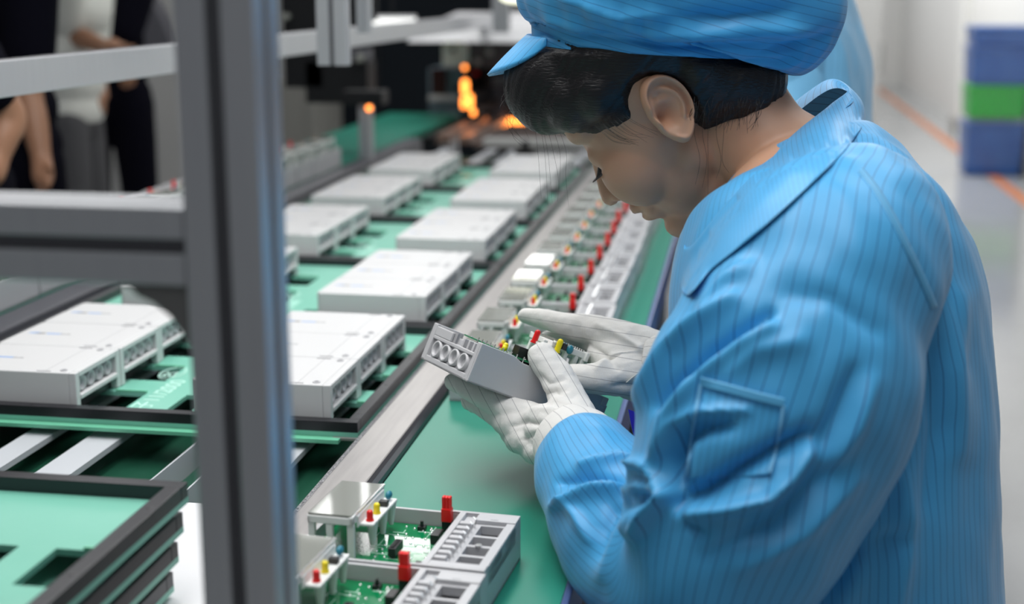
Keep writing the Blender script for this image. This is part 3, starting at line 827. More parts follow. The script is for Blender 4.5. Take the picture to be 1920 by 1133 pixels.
# heat tunnel with orange glow
t, wd, hh = bx('heat_tunnel', 'dark heat tunnel with glowing orange lamps at the far end of the line', 'machine', 882, 80, 1075, 240, 5.6, 0.7, M['dark'], floor=0.80)
sub(t, 'control_panel', M['dark_grey'], 880, 82, 1060, 128, 0.03)
sub(t, 'knob', M['alu'], 890, 109, 902, 122, 0.02, True, front=0.03); sub(t, 'knob', M['alu'], 913, 91, 926, 104, 0.02, True, front=0.03)
sub(t, 'knob', M['red'], 887, 133, 898, 143, 0.02, True, front=0.0, lab='red round button')
sub(t, 'nameplate', M['steel_blue'], 922, 143, 958, 156, 0.005)
cl = MB()
for i in range(9):
    rr = P(935, 160 + i * 8, 5.6); v = rr - t.location
    cl.cyl((v.x - 0.03, -0.03, v.z), (v.x + 0.03, -0.03, v.z), 0.006, n=8)
cl.build('spring_coil', M['dark_grey'], t)
sub(t, 'glowing_slot', M['orange_glow'], 940, 222, 985, 237, 0.01, front=0.04)
t2, wd, hh = bx('side_housing', 'blue grey control housing left of the heat tunnel', 'machine', 803, 128, 882, 222, 5.75, 0.35, M['steel_blue'], floor=0.80)
sub(t2, 'dark_screen', mat('dark_red_window', (0.025, 0.004, 0.003), 0.2), 810, 128, 838, 178, 0.02)
sub(t2, 'ledge', M['cabinet_l'], 808, 178, 866, 188, 0.05)
sub(t2, 'sensor_hole', M['dark'], 850, 160, 862, 171, 0.01, True)
lb2 = sub(t, 'sticker', M['label_white'], 831, 74, 880, 124, 0.02, front=0.02, lab='white sticker with a yellow top and a dark mark')
sub(t, 'sticker_band', M['label_yellow'], 832, 72, 869, 82, 0.022, front=0.022); sub(t, 'sticker_mark', M['ink_black'], 846, 88, 856, 98, 0.022, True, front=0.024)
ol = [(864, 148, 882, 178, 5.4), (864, 180, 876, 204, 5.3), (874, 176, 890, 204, 5.2), (882, 205, 894, 217, 5.1), (866, 122, 877, 131, 5.5)]
for i, (xa, ya, xb, yb, d) in enumerate(ol):
    a = P(xa, yb, d); b = P(xb, ya, d)
    nm = ['glowing orange heater lamp, tallest of the group left of the heat tunnel', 'faint orange lamp low on the left of the tunnel mouth', 'bright orange lamp just under the tallest one',
          'lowest orange lamp where the hot rail begins', 'small orange lamp under the white sticker'][i]
    lc = Vector(((a.x + b.x) / 2, a.y, a.z)) - t.location
    r = abs(b.x - a.x) / 2; h = b.z - a.z
    mb = MB(); mb.chain([(0, 0, r * 0.8), (0, 0, max(h - r * 0.8, r * 0.85))], [r * 0.8] * 2, 12, 3); o = mb.build('heater_lamp', M['orange_glow'], t, smooth=True, loc=lc); o['label'] = nm
    MB().box(-r * 0.5, r * 0.5, r * 0.3, -lc.y + 0.02, 0, h).build('lamp_socket', M['dark'], o)
MB().box(-0.235, -0.16, 0.0, 0.05, 0, 0.26).build('lamp_panel', M['dark'], t)
# hot rails running into the tunnel and the board across it
t = thing('hot_rail', 'brown metal rail coloured by orange lamp light as it enters the tunnel', 'rail', (-1.0, 4.7, 0.80))
MB().box(-0.045, 0.0, 0, 0.75, -0.02, 0.012).build('rail_bar', M['rail_brown'], t, 0.002)
MB().box(0.03, 0.075, 0, 0.75, -0.02, 0.006).build('rail_bar', M['rail_brown'], t, 0.002)
MB().box(-0.10, -0.05, 0, 0.9, -0.03, 0.0).build('bearing_strip', M['dark'], t)
t = thing('tunnel_table', 'dark brown table plate in front of the tunnel mouth', 'table', (-0.62, 4.62, 0))
MB().box(-0.28, 0.35, 0, 0.72, 0.775, 0.79).build('plate', mat('brown_plate', (0.10, 0.08, 0.075), 0.4), t)
MB().box(-0.2, -0.16, 0.3, 0.34, 0, 0.775).box(0.2, 0.24, 0.3, 0.34, 0, 0.775).build('leg_pair', M['dark'], t)
t = thing('cross_bar', 'white bar lying across the line before the heat tunnel', 'bar', (-0.6, 4.36, 0.812))
MB().box(-0.22, 0.36, 0, 0.06, 0.0, 0.022).build('bar', M['cabinet_l'], t, 0.002)
MB().box(-0.05, 0.10, 0.0, 0.05, -0.012, 0.0).build('slide_block', M['dark'], t)
# two half boards / small devices at the end
t = thing('tool_block', 'small black clamp on the conveyor before the white cross bar', 'clamp', (-0.66, 4.20, 0.80))
mb = MB(); mb.box(-0.03, 0.03, 0, 0.04, 0, 0.02); mb.cyl((0, 0.02, 0.02), (0, 0.02, 0.045), 0.012); mb.build('body', M['dark'], t, 0.001)

# ================================================================== stacked bins on the right
bb = []
dB = 9.55
zz = 0.0
bl = onz(1803, 330, 0.0); XL = bl.x; YB = bl.y
specs = [(0.38, 'bin_blue', 'deep blue plastic bin at the bottom of the wrapped stack', 'wide'), (0.075, 'film', '', ''),
         (0.235, 'bin_green', 'bright green plastic bin between blue ones in the stack', ''), (0.27, 'bin_blue', 'blue plastic bin resting on the green one in the stack', ''), (0.14, 'bin_blue', 'topmost blue plastic bin of the wrapped stack', '')]
z = 0.0
for h, m, lab, _ in specs:
    if m == 'film':
        z += 0.02; continue
    t = thing('storage_bin', lab, 'bin', (XL + 0.215, YB + 0.2, z), 0, 'stacked bins by the aisle')
    mb = MB(); W, D = 0.40, 0.38; k = 0.012
    vs = [(-W / 2 + k, -D / 2 + k, 0), (W / 2 - k, -D / 2 + k, 0), (W / 2 - k, D / 2 - k, 0), (-W / 2 + k, D / 2 - k, 0),
          (-W / 2, -D / 2, h), (W / 2, -D / 2, h), (W / 2, D / 2, h), (-W / 2, D / 2, h)]
    mb.add(vs, [(0, 3, 2, 1), (4, 5, 6, 7), (0, 1, 5, 4), (1, 2, 6, 5), (2, 3, 7, 6), (3, 0, 4, 7)]); mb.build('bin_body', M[m], t, 0.02)
    mb = MB(); mb.box(-W / 2 - 0.008, W / 2 + 0.008, -D / 2 - 0.008, D / 2 + 0.008, h - 0.03, h - 0.008); mb.build('rim', M[m], t, 0.006)
    z += h + 0.002
for (zc, hh_) in ((0.36, 0.075), (0.61, 0.05), (0.98, 0.06)):
    pass
t = thing('plastic_wrap', 'crumpled clear plastic film draped over the stack of bins', 'wrap', (XL + 0.215, YB + 0.2, 0.06))
mb = MB(); n = 60
rows = 16
for j in range(rows + 1):
    for i in range(n):
        a = 2 * PI * i / n; cx, sy = math.cos(a), math.sin(a)
        r = 1 / max(abs(cx) / 0.211, abs(sy) / 0.201)
        q = noise.noise(Vector((cx * 2.5, sy * 2.5, j * 0.35))) * 0.010 + 0.004
        mb.v.append(Vector((cx * (r + q), sy * (r + q), j * 0.97 / rows)))
for j in range(rows):
    for i in range(n): mb.f.append([j * n + i, j * n + (i + 1) % n, (j + 1) * n + (i + 1) % n, (j + 1) * n + i]); mb.mi.append(0)
mb.build('film', M['film'], t, smooth=True)
# grey column and door frame edge right of the second worker
t, wd, hh = bx('pillar', 'pale grey pillar behind the second worker in blue', 'pillar', 1560, -150, 1642, 420, 12.0, 0.3, M['cabinet_l'], floor=0)
t, wd, hh = bx('wall_box', 'small grey box fixed low on the far white wall', 'box', 1640, 80, 1655, 138, 15.0, 0.2, M['base'])

t = thing('dark_fill_block', 'added dark block beside the green bench seen just below the chin of the bending woman', 'cabinet', (0.12, 3.3, 0))  # block added as dark fill where pale floor would show
MB().box(-0.235, 0.30, 0, 0.6, 0.02, 0.70).build('body', M['dark'], t, 0.01)
MB().box(-0.20, 0.27, -0.012, 0, 0.06, 0.66).build('door', M['dark_grey'], t, 0.003)
MB().box(-0.17, -0.155, -0.03, -0.012, 0.3, 0.42).build('door_handle', M['alu'], t, 0.002)
for nm, yy in (('near', 0.3), ('far', 5.75)):
    t = thing('beam_stand', 'square steel stand holding up the %s end of the long beam' % nm, 'post', (XB - 0.26 if nm == 'far' else XB - 0.015, yy, 0))
    if nm == 'near': MB().box(-0.02, 0.02, -0.02, 0.02, 0, zb).build('column', M['alu'], t, 0.002)
    else:
        MB().box(-0.02, 0.02, -0.02, 0.02, 0, zb).build('column', M['alu'], t, 0.002); MB().box(-0.02, 0.26, -0.02, 0.02, zb - 0.04, zb).build('bracket_arm', M['alu'], t, 0.002)

# ================================================================== people
def remesh(mb, voxel, smooth=6, fac=0.5, name='body'):
    me = mb.mesh('tmp', [])
    o = bpy.data.objects.new('tmp', me); COL.objects.link(o)
    r = o.modifiers.new('r', 'REMESH'); r.mode = 'VOXEL'; r.voxel_size = voxel; r.use_smooth_shade = True
    if smooth: s = o.modifiers.new('s', 'SMOOTH'); s.factor = fac; s.iterations = smooth
    dg = bpy.context.evaluated_depsgraph_get(); dg.update()
    out = bpy.data.meshes.new_from_object(o.evaluated_get(dg)); out.name = name
    bpy.data.objects.remove(o); bpy.data.meshes.remove(me)
    out.polygons.foreach_set('use_smooth', [True] * len(out.polygons))
    return out


def npco(me):
    a = np.empty(len(me.vertices) * 3); me.vertices.foreach_get('co', a); return a.reshape(-1, 3)


def npno(me):
    a = np.empty(len(me.vertices) * 3); me.vertices.foreach_get('normal', a); return a.reshape(-1, 3)


def setco(me, c): me.vertices.foreach_set('co', c.ravel()); me.update()


def pix(c):
    v = c - np.array(CAM); d = v @ np.array(FW)
    return 960 + FPX * (v @ np.array(RT)) / d, 566.5 - FPX * (v @ np.array(UPV)) / d, d


def folds(me, lst, fine=0.0, off=Matrix.Identity(4)):
    """press ridges (+) and creases (-) into cloth along paths given where the photo shows them; only the skin turned that way moves"""
    c = npco(me); n = npno(me); X, Y, D = pix(c)
    tocam = np.array(CAM) - c; tocam /= np.linalg.norm(tocam, axis=1)[:, None]
    face = np.clip((n * tocam).sum(1) * 2.5 + 0.35, 0, 1)
    disp = np.zeros(len(c))
    for path, wd, amp in lst:
        best = np.full(len(c), 1e9); tb = np.zeros(len(c)); tot = len(path) - 1
        for k in range(tot):
            ax, ay = path[k]; bx_, by = path[k + 1]; L2 = (bx_ - ax) ** 2 + (by - ay) ** 2
            t = np.clip(((X - ax) * (bx_ - ax) + (Y - ay) * (by - ay)) / L2, 0, 1)
            d2 = (X - ax - t * (bx_ - ax)) ** 2 + (Y - ay - t * (by - ay)) ** 2
            m = d2 < best; best[m] = d2[m]; tb[m] = ((k + t) / tot)[m]
        prof = np.exp(-(best / (wd * wd)) ** 0.72) * (0.25 + 0.75 * np.sin(np.pi * np.clip(tb * 0.86 + 0.07, 0, 1)) ** 0.6)
        disp += 1.7 * amp * prof * face
    c = c + n * disp[:, None]
    if fine:
        q = np.array([noise.noise(Vector((p[0] * 14, p[1] * 14, p[2] * 9))) + 0.5 * noise.noise(Vector((p[0] * 38, p[1] * 38, p[2] * 22))) for p in c])
        c = c + n * (q * fine)[:, None]
    setco(me, c)


def tube_cloth(name, keys, step, nseg, m, parent, refaxis, thick=0.0, caps=False, flist=(), fine=0.0, vscale=1.0):
    """open cloth tube, keys = (center, axisA radius, axisB radius); axis A follows refaxis"""
    pts = [Vector(k[0]) for k in keys]
    cs, rr = spline(pts, [k[1:] for k in keys], step); N = len(cs)
    verts = []; L = 0; us = []; vsl = []
    Rm = sum(r[0] + r[1] for r in rr) / (2 * N)
    for k in range(N):
        d = (cs[min(k + 1, N - 1)] - cs[max(k - 1, 0)]).normalized()
        if k: L += (cs[k] - cs[k - 1]).length
        A = (refaxis - d * refaxis.dot(d)).normalized(); B = d.cross(A)
        for i in range(nseg):
            a = 2 * PI * i / nseg
            verts.append(cs[k] + A * (math.cos(a) * rr[k][0]) + B * (math.sin(a) * rr[k][1]))
        vsl.append(L)
    faces = [(k * nseg + i, k * nseg + (i + 1) % nseg, (k + 1) * nseg + (i + 1) % nseg, (k + 1) * nseg + i) for k in range(N - 1) for i in range(nseg)]
    me = bpy.data.meshes.new(name); me.from_pydata([tuple(v) for v in verts], [], faces)
    uv = me.uv_layers.new(name='UVMap'); data = []
    for k in range(N - 1):
        for i in range(nseg):
            for (kk, ii) in ((k, i), (k, i + 1), (k + 1, i + 1), (k + 1, i)):
                data += [2 * PI * ii / nseg * Rm * vscale, vsl[kk]]
    uv.data.foreach_set('uv', data)
    me.polygons.foreach_set('use_smooth', [True] * len(faces)); me.update()
    bm = bmesh.new(); bm.from_mesh(me); 
    # make normals point away from the spine
    c0 = cs[N // 2]; f = min(bm.faces, key=lambda f: (f.calc_center_median() - verts[(N // 2) * nseg]).length)
    if f.normal.dot(f.calc_center_median() - c0) < 0: bmesh.ops.reverse_faces(bm, faces=bm.faces)
    bm.to_mesh(me); bm.free(); me.update()
    if flist or fine: folds(me, flist, fine)
    me.materials.append(m)
    o = link(name, me, parent)
    if thick:
        so = o.modifiers.new('cloth_thickness', 'SOLIDIFY'); so.thickness = thick; so.offset = -1
    return o


def attach(o, root):
    """parent an object already modelled in world coordinates"""
    o.parent = root; o.matrix_parent_inverse = Matrix.Translation(-Vector(root.location))


# ------------------------------------------------------------------ the woman
her = thing('person', 'woman in striped blue cleanroom coat and cap, white gloves, bending over a meter', 'person', (0.12, 1.33, 0))
Lh = (RT * -0.240 + UPV * -0.325 + FW * -0.915).normalized()     # out of her left ear
Fh = (RT * -0.662 + UPV * -0.635 + FW * 0.398); Fh = (Fh - Lh * Fh.dot(Lh)).normalized()
Uh = Fh.cross(Lh).normalized()
K = 1.12
OH = P(1237, 213, 1.335) - Lh * 0.075 * K


def H(f, l, u): return OH + (Fh * f + Lh * l + Uh * u) * K


def hell(mb, f, l, u, rf, rl, ru, n=24, m=14): mb.ell(H(f, l, u), [Fh * rf * K, Lh * rl * K, Uh * ru * K], n, m)


# cap frame: axis, forward and side directions of its band
ax = (UPV * 0.965 - FW * 0.22 + RT * 0.05).normalized()
fa = (-RT * 0.93 + FW * 0.28); fa = (fa - ax * fa.dot(ax)).normalized(); sa = ax.cross(fa)
if sa.dot(FW) > 0: sa = -sa
B0 = P(1208, 88, 1.400)
mb = MB()
hell(mb, -0.005, 0, 0.045, 0.096, 0.076, 0.086, 32, 20)      # cranium
hell(mb, 0.032, 0, 0.0, 0.062, 0.066, 0.085)                 # face block
hell(mb, 0.036, 0, -0.048, 0.048, 0.058, 0.053)              # jaw
hell(mb, 0.012, 0, -0.045, 0.034, 0.060, 0.040)
hell(mb, 0.026, 0, -0.082, 0.046, 0.046, 0.032)
hell(mb, 0.064, 0, -0.088, 0.028, 0.028, 0.021)              # chin
for s in (1, -1):
    hell(mb, 0.058, s * 0.038, -0.022, 0.034, 0.031, 0.038)  # cheeks
    hell(mb, 0.066, s * 0.024, 0.038, 0.022, 0.036, 0.020)   # brow
    hell(mb, 0.071, s * 0.031, 0.010, 0.017, 0.018, 0.014)   # closed lids
    hell(mb, 0.096, s * 0.010, -0.030, 0.010, 0.008, 0.007)  # nostril wings
hell(mb, 0.056, 0, 0.058, 0.038, 0.058, 0.042)               # forehead
mb.chain([H(0.084, 0, 0.022), H(0.093, 0, 0.0), H(0.104, 0, -0.020), H(0.108, 0, -0.027)], [0.008, 0.009, 0.0105, 0.010], 14, 5)
hell(mb, 0.090, 0, -0.050, 0.012, 0.024, 0.009); hell(mb, 0.086, 0, -0.064, 0.013, 0.021, 0.009); hell(mb, 0.076, 0, -0.055, 0.018, 0.034, 0.024)
# neck, trunk, arms, legs (hidden under the coat but whole)
nk = P(1500, 330, 1.38)
mb.chain([H(-0.035, 0, 0.0), H(-0.032, 0, -0.045), P(1430, 275, 1.385), nk, P(1520, 420, 1.37)], [0.058, 0.056, 0.053, 0.058, 0.085], 24, 8)
FT = Vector((-0.95, 0.31, 0)).normalized(); ST = Vector((-0.31, -0.95, 0)).normalized()
tc = lambda y, d=1.35, x=1560: P(x, y, d)
hip = P(1590, 1480, 1.36)
for (x, y, rf, rs) in ((1530, 440, 0.095, 0.16), (1550, 560, 0.11, 0.165), (1565, 720, 0.11, 0.155), (1575, 900, 0.10, 0.14), (1585, 1100, 0.10, 0.14), (1590, 1280, 0.11, 0.155), (1590, 1440, 0.115, 0.165)):
    c = P(x, y, 1.355); mb.ell(c, [FT * rf, ST * rs, Vector((0, 0, 0.10))], 24, 14)
WL = P(1082, 838, 1.335); WR = P(1238, 690, 1.475)
SL = P(1590, 450, 1.20); SR = P(1500, 430, 1.52); EL = P(1320, 1070, 1.14); ER = P(1420, 760, 1.56)
mb.chain([SL, (SL + EL) / 2, EL], [0.05, 0.045, 0.036], 16, 6); mb.chain([EL, (EL + WL) / 2, WL], [0.036, 0.036, 0.024], 16, 6)
mb.chain([SR, (SR + ER) / 2, ER], [0.05, 0.042, 0.036], 16, 6); mb.chain([ER, (ER + WR) / 2, WR], [0.036, 0.034, 0.024], 16, 6)
hz = 0.53
for s in (1, -1):
    hp = Vector((hip.x, hip.y, hz)) + ST * 0.085 * s
    kn = hp + FT * 0.36 + Vector((0.0, 0, 0.0)); kn.z = 0.55; ft = kn + FT * 0.02; ft.z = 0.06
    mb.chain([hp, (hp + kn) / 2, kn], [0.085, 0.075, 0.055], 18, 6); mb.chain([kn, (kn + ft) / 2, ft], [0.055, 0.05, 0.036], 16, 6)
    mb.chain([ft - FT * 0.04 - Vector((0, 0, 0.02)), ft + FT * 0.12 - Vector((0, 0, 0.03))], [0.036, 0.03], 14, 5)
mb.ell(Vector((hip.x, hip.y, 0.60)), [FT * 0.12, ST * 0.17, Vector((0, 0, 0.12))], 24, 14)
body = remesh(mb, 0.0030, 7, 0.5, 'body')
# refine the face: sculpt in head space
c = npco(body); Hm = np.array([[*(Fh)], [*(Lh)], [*(Uh)]]); q = (c - np.array(OH)) @ Hm.T / K
near = np.linalg.norm(q, axis=1) < 0.16


def g(cf, cl, cu, rf, rl, ru): return np.exp(-(((q[:, 0] - cf) / rf) ** 2 + ((abs(q[:, 1]) - cl) / rl) ** 2 + ((q[:, 2] - cu) / ru) ** 2)) * near


dF = np.zeros(len(c))
dF -= 0.0035 * g(0.097, 0.0, -0.0572, 0.02, 0.022, 0.0022)     # mouth line
dF -= 0.004 * g(0.092, 0.0, -0.074, 0.02, 0.02, 0.006)         # under the lip
dF -= 0.006 * g(0.085, 0.016, 0.012, 0.02, 0.007, 0.012)       # inner eye corners
dF -= 0.005 * g(0.084, 0.034, -0.001, 0.022, 0.018, 0.003)       # lash crease
dF -= 0.004 * g(0.078, 0.032, 0.024, 0.02, 0.018, 0.005)       # lid crease
dF -= 0.004 * g(0.104, 0.0065, -0.036, 0.010, 0.0035, 0.0035)  # nostrils
c = c + np.outer(dF * K, np.array(Fh))
v_ = c - np.array(B0); hx = v_ @ np.array(ax); fx = v_ @ np.array(fa); sx_ = v_ @ np.array(sa)
e_ = np.sqrt((fx / 0.110) ** 2 + (sx_ / 0.090) ** 2); k_ = np.where((hx > -0.02) & (e_ > 1) & (e_ < 1.6), 1 / e_, 1.0)
c = np.array(B0) + np.outer(hx, np.array(ax)) + np.outer(fx * k_, np.array(fa)) + np.outer(sx_ * k_, np.array(sa)); setco(body, c)

# ear: a shaped shell, helix rim, antihelix, bowl and canal
def ear_mesh(mb, sgn):
    A = Fh * 0.55 + Uh * 0.0
    up = (Uh * 0.96 - Fh * 0.22).normalized(); out = (Lh * sgn * 0.80 - Fh * 0.60).normalized()
    out = (out - up * out.dot(up)).normalized(); fr = up.cross(out) * (1 if (up.cross(out)).dot(Fh) > 0 else -1)
    C = H(-0.006, sgn * 0.0745, -0.002)
    n, R = 56, 22; vs = []; rim = []
    for j in range(R + 1):
        r = j / R
        for i in range(n):
            a = 2 * PI * i / n; ca, sa = math.cos(a), math.sin(a)
            wx = 0.0195 * (1 - 0.12 * ca) * (1.0 + 0.16 * max(sa, 0) - 0.34 * max(-sa, 0) ** 1.5)
            x = ca * wx * r; y = sa * 0.0335 * r
            back = 0.5 - 0.5 * ca; topp = max(sa, 0)
            hel = math.exp(-((r - 0.90) / 0.085) ** 2) * (0.0062 if (ca < 0.55 or sa > 0.2) else 0.001) * (0.35 + 0.65 * (1 if sa > -0.5 else 0.4))
            scapha = -math.exp(-((r - 0.72) / 0.07) ** 2) * 0.0028 * (0.3 + back) * (1 if sa > -0.55 else 0)
            anti = math.exp(-((r - 0.56) / 0.08) ** 2) * 0.0036 * back * (1 if sa > -0.65 else 0.2)
            bowl = -0.0125 * math.exp(-(((x - 0.0035) / 0.0085) ** 2 + ((y + 0.003) / 0.0115) ** 2))
            canal = -0.006 * math.exp(-(((x - 0.0065) / 0.0034) ** 2 + ((y + 0.004) / 0.005) ** 2))
            fossa = -0.006 * math.exp(-(((x - 0.002) / 0.008) ** 2 + ((y - 0.017) / 0.0055) ** 2))
            trag = 0.005 * math.exp(-(((x - 0.0140) / 0.0032) ** 2 + ((y + 0.006) / 0.0058) ** 2))
            lobe = 0.0012 * math.exp(-((y + 0.026) / 0.006) ** 2)
            hgt = 0.0055 * (1 - r ** 6) + hel + scapha + anti + bowl + canal + fossa + trag + lobe + 0.0075 * (0.5 - 0.5 * ca) * r
            vs.append(C + (fr * x + up * y + out * hgt) * K * 0.965)
    fs = [(j * n + i, j * n + (i + 1) % n, (j + 1) * n + (i + 1) % n, (j + 1) * n + i) for j in range(R) for i in range(n)]
    base = (R + 1) * n; rimv = vs[R * n:]
    for s_, dd in ((1.0, -0.0035), (0.72, -0.010), (0.45, -0.016)):
        for i in range(n):
            v = rimv[i] - C; vs.append(C + v * s_ + out * dd * K)
    for j in range(3):
        for i in range(n):
            a0 = R * n + j * n + i; a1 = R * n + j * n + (i + 1) % n
            fs.append((a0, a1, a1 + n, a0 + n))
    mb.add(vs, fs)


em = MB(); ear_mesh(em, 1); ear_mesh(em, -1)
bm = bmesh.new(); bm.from_mesh(body)
me_e = em.mesh('e', [], True); bm.from_mesh(me_e); bmesh.ops.recalc_face_normals(bm, faces=bm.faces); bm.to_mesh(body); bm.free()
body.polygons.foreach_set('use_smooth', [True] * len(body.polygons))
body.materials.append(M['skin'])
bo = link('body', body); attach(bo, her)
# brows, lashes, lips
for s, nm in ((1, 'left'), (-1, 'right')):
    mb = MB(); mb.chain([H(0.088, s * 0.012, 0.034), H(0.0855, s * 0.026, 0.041), H(0.076, s * 0.042, 0.040), H(0.064, s * 0.050, 0.033)], [0.0018, 0.0026, 0.0022, 0.001], 8, 5)
    o = mb.build('eyebrow', M['hair'], None, smooth=True); attach(o, her)
    mb = MB()
    for i in range(26):
        t_ = i / 25; l = 0.018 + 0.030 * t_; f0 = 0.0885 - 0.016 * t_ ** 2
        a = H(f0, s * l, 0.0015 + 0.002 * t_); b = H(f0 + 0.008, s * (l + 0.004 * t_), -0.0035); e = H(f0 + 0.0135, s * (l + 0.008 * t_), -0.004)
        mb.chain([a, b, e], [0.0008, 0.0007, 0.0003], 5, 3)
    mb.chain([H(0.0885, s * 0.018, 0.0025), H(0.087, s * 0.032, 0.0), H(0.073, s * 0.050, 0.003)], [0.0008, 0.0016, 0.0012], 8, 6)
    o = mb.build('eyelashes', M['hair'], None); attach(o, her)
mb = MB(); hell(mb, 0.0935, 0, -0.0515, 0.0085, 0.0185, 0.0048); hell(mb, 0.0895, 0, -0.0620, 0.0092, 0.0165, 0.0052)
o = mb.build('lips', M['lip'], None, smooth=True); attach(o, her)

# hair: swept volume under the cap
mb = MB()
hell(mb, -0.012, 0, 0.060, 0.108, 0.087, 0.086, 32, 20)
hell(mb, 0.052, 0, 0.088, 0.062, 0.074, 0.048, 32, 20)
hell(mb, -0.060, 0, 0.018, 0.048, 0.068, 0.060, 28, 16)
hell(mb, -0.078, 0, -0.018, 0.036, 0.052, 0.040, 28, 16)
hell(mb, -0.050, 0, 0.006, 0.030, 0.078, 0.036, 28, 16)
for (f, l, u, r) in ((0.070, 0.036, 0.080, 0.036), (0.050, 0.052, 0.062, 0.032), (0.026, 0.060, 0.052, 0.030)):
    mb.sph(H(f, l, u), r * K)
for (x, y, d_, r) in ((1320, 150, 1.368, 0.050), (1375, 152, 1.370, 0.050), (1398, 152, 1.374, 0.042), (1290, 160, 1.362, 0.040)): mb.sph(P(x, y, d_), r)
hm = remesh(mb, 0.003, 22, 0.6, 'hair')
c = npco(hm); n_ = npno(hm); q2 = (c - np.array(OH)) @ Hm.T / K
# combed strands: fine ripples running front to back and downwards
ang = np.arctan2(q2[:, 2] - 0.02, q2[:, 1] * 1.0); st = ang * 46 + q2[:, 0] * 60
rp = np.array([noise.noise(Vector((s_ * 0.55, p[0] * 6, 3.1))) for s_, p in zip(st, q2)])
c = c + n_ * (rp * 0.0016)[:, None]
v_ = c - np.array(B0); hx = v_ @ np.array(ax); fx = v_ @ np.array(fa); sx_ = v_ @ np.array(sa)
ew_ = np.clip(1.35 - (((q2[:, 0] + 0.004) / 0.024) ** 2 + (q2[:, 2] / 0.034) ** 2), 0, 0.5) * 2 * (q2[:, 1] > 0.045)
c = c - np.outer(ew_, np.array(Lh) * 0.010)
v_ = c - np.array(B0); hx = v_ @ np.array(ax); fx = v_ @ np.array(fa); sx_ = v_ @ np.array(sa)
ex_ = np.sqrt((fx / 0.118) ** 2 + (sx_ / 0.098) ** 2); lim = -0.004 - np.clip(ex_ - 1, 0, 9) * 0.112
fr_ = (fx > 0.055) & (ex_ > 0.93) & (hx > lim) & (hx < 0.03); hx = np.where(fr_, lim, hx)
e_ = np.sqrt((fx / 0.1145) ** 2 + (sx_ / 0.0945) ** 2); k_ = np.where((hx > -0.009) & (e_ > 1), 1 / e_, 1.0); k_ = 1 - (1 - k_) * np.clip((hx + 0.009) / 0.006, 0, 1)
c = np.array(B0) + np.outer(hx, np.array(ax)) + np.outer(fx * k_, np.array(fa)) + np.outer(sx_ * k_, np.array(sa)); setco(hm, c)
hm.materials.append(M['hair'])
hn, hl, hb = nodes(M['hair']); ho = link('hair', hm); attach(ho, her)
tcn = hn.new('ShaderNodeTexCoord'); mp = hn.new('ShaderNodeMapping')
mp.inputs['Rotation'].default_value = (0.3, -0.6, 0.2); mp.inputs['Scale'].default_value = (28, 260, 260)
nz = hn.new('ShaderNodeTexNoise'); nz.inputs['Scale'].default_value = 2.2; nz.inputs['Detail'].default_value = 3
bpn = hn.new('ShaderNodeBump'); bpn.inputs['Strength'].default_value = 0.45; bpn.inputs['Distance'].default_value = 0.002
hl.new(tcn.outputs['Object'], mp.inputs[0]); hl.new(mp.outputs[0], nz.inputs['Vector']); hl.new(nz.outputs[0], bpn.inputs['Height']); hl.new(bpn.outputs[0], hb.inputs['Normal'])
# loose strands
rnd = random.Random(11); mb = MB()


def strand(pts, r=0.00022): mb.chain([P(*p) for p in pts], [r] * (len(pts) - 1) + [r * 0.5], 5, 6)


for i in range(6):
    x = 1003 + i * 9 + rnd.uniform(-5, 5)
    strand([(x, 236, 1.40), (x + 6 + i * 2, 285, 1.402), (x + 10 + i * rnd.uniform(1, 4), 330 + rnd.uniform(-10, 10), 1.40), (x + 12 + i * rnd.uniform(0, 4), 350 + rnd.uniform(0, 45), 1.40)], 0.00012)
for i in range(9):
    x = 956 + rnd.uniform(-4, 12); y = 135 + i * 8
    strand([(x + 6, y, 1.40), (x - 10 + rnd.uniform(-8, 8), y + 28, 1.395), (x + rnd.uniform(-6, 10), y + 60, 1.395), (x + 26, y + 80 + rnd.uniform(0, 14), 1.40)], 0.00012)
for i in range(5):
    x = 1312 + i * 11 + rnd.uniform(-4, 4)
    strand([(x, 200, 1.325), (x - 3 + rnd.uniform(-4, 4), 250, 1.325), (x + rnd.uniform(-6, 6), 300, 1.335), (x + rnd.uniform(-8, 8), 330 + rnd.uniform(-20, 45), 1.34)], 0.00016)
for i in range(16):
    x = 1110 + rnd.uniform(0, 60); y = 236 - (x - 1110) * 0.5
    strand([(x, y, 1.345), (x + 16, y + 16, 1.338), (x + 36 + rnd.uniform(0, 10), y + 32, 1.338), (x + 60 + rnd.uniform(0, 16), y + 38 + rnd.uniform(-4, 12), 1.34)], 0.00014)
for i in range(34):
    x = 1300 + rnd.uniform(0, 135); y = 185 + rnd.uniform(-5, 12)
    strand([(x, y, 1.325), (x - 4 + rnd.uniform(-8, 8), y + 22, 1.325), (x - 8 + rnd.uniform(-14, 10), y + 42 + rnd.uniform(0, 14), 1.332)], 0.00022)
o = mb.build('loose_strands', M['hair'], None, kind='stuff'); attach(o, her)

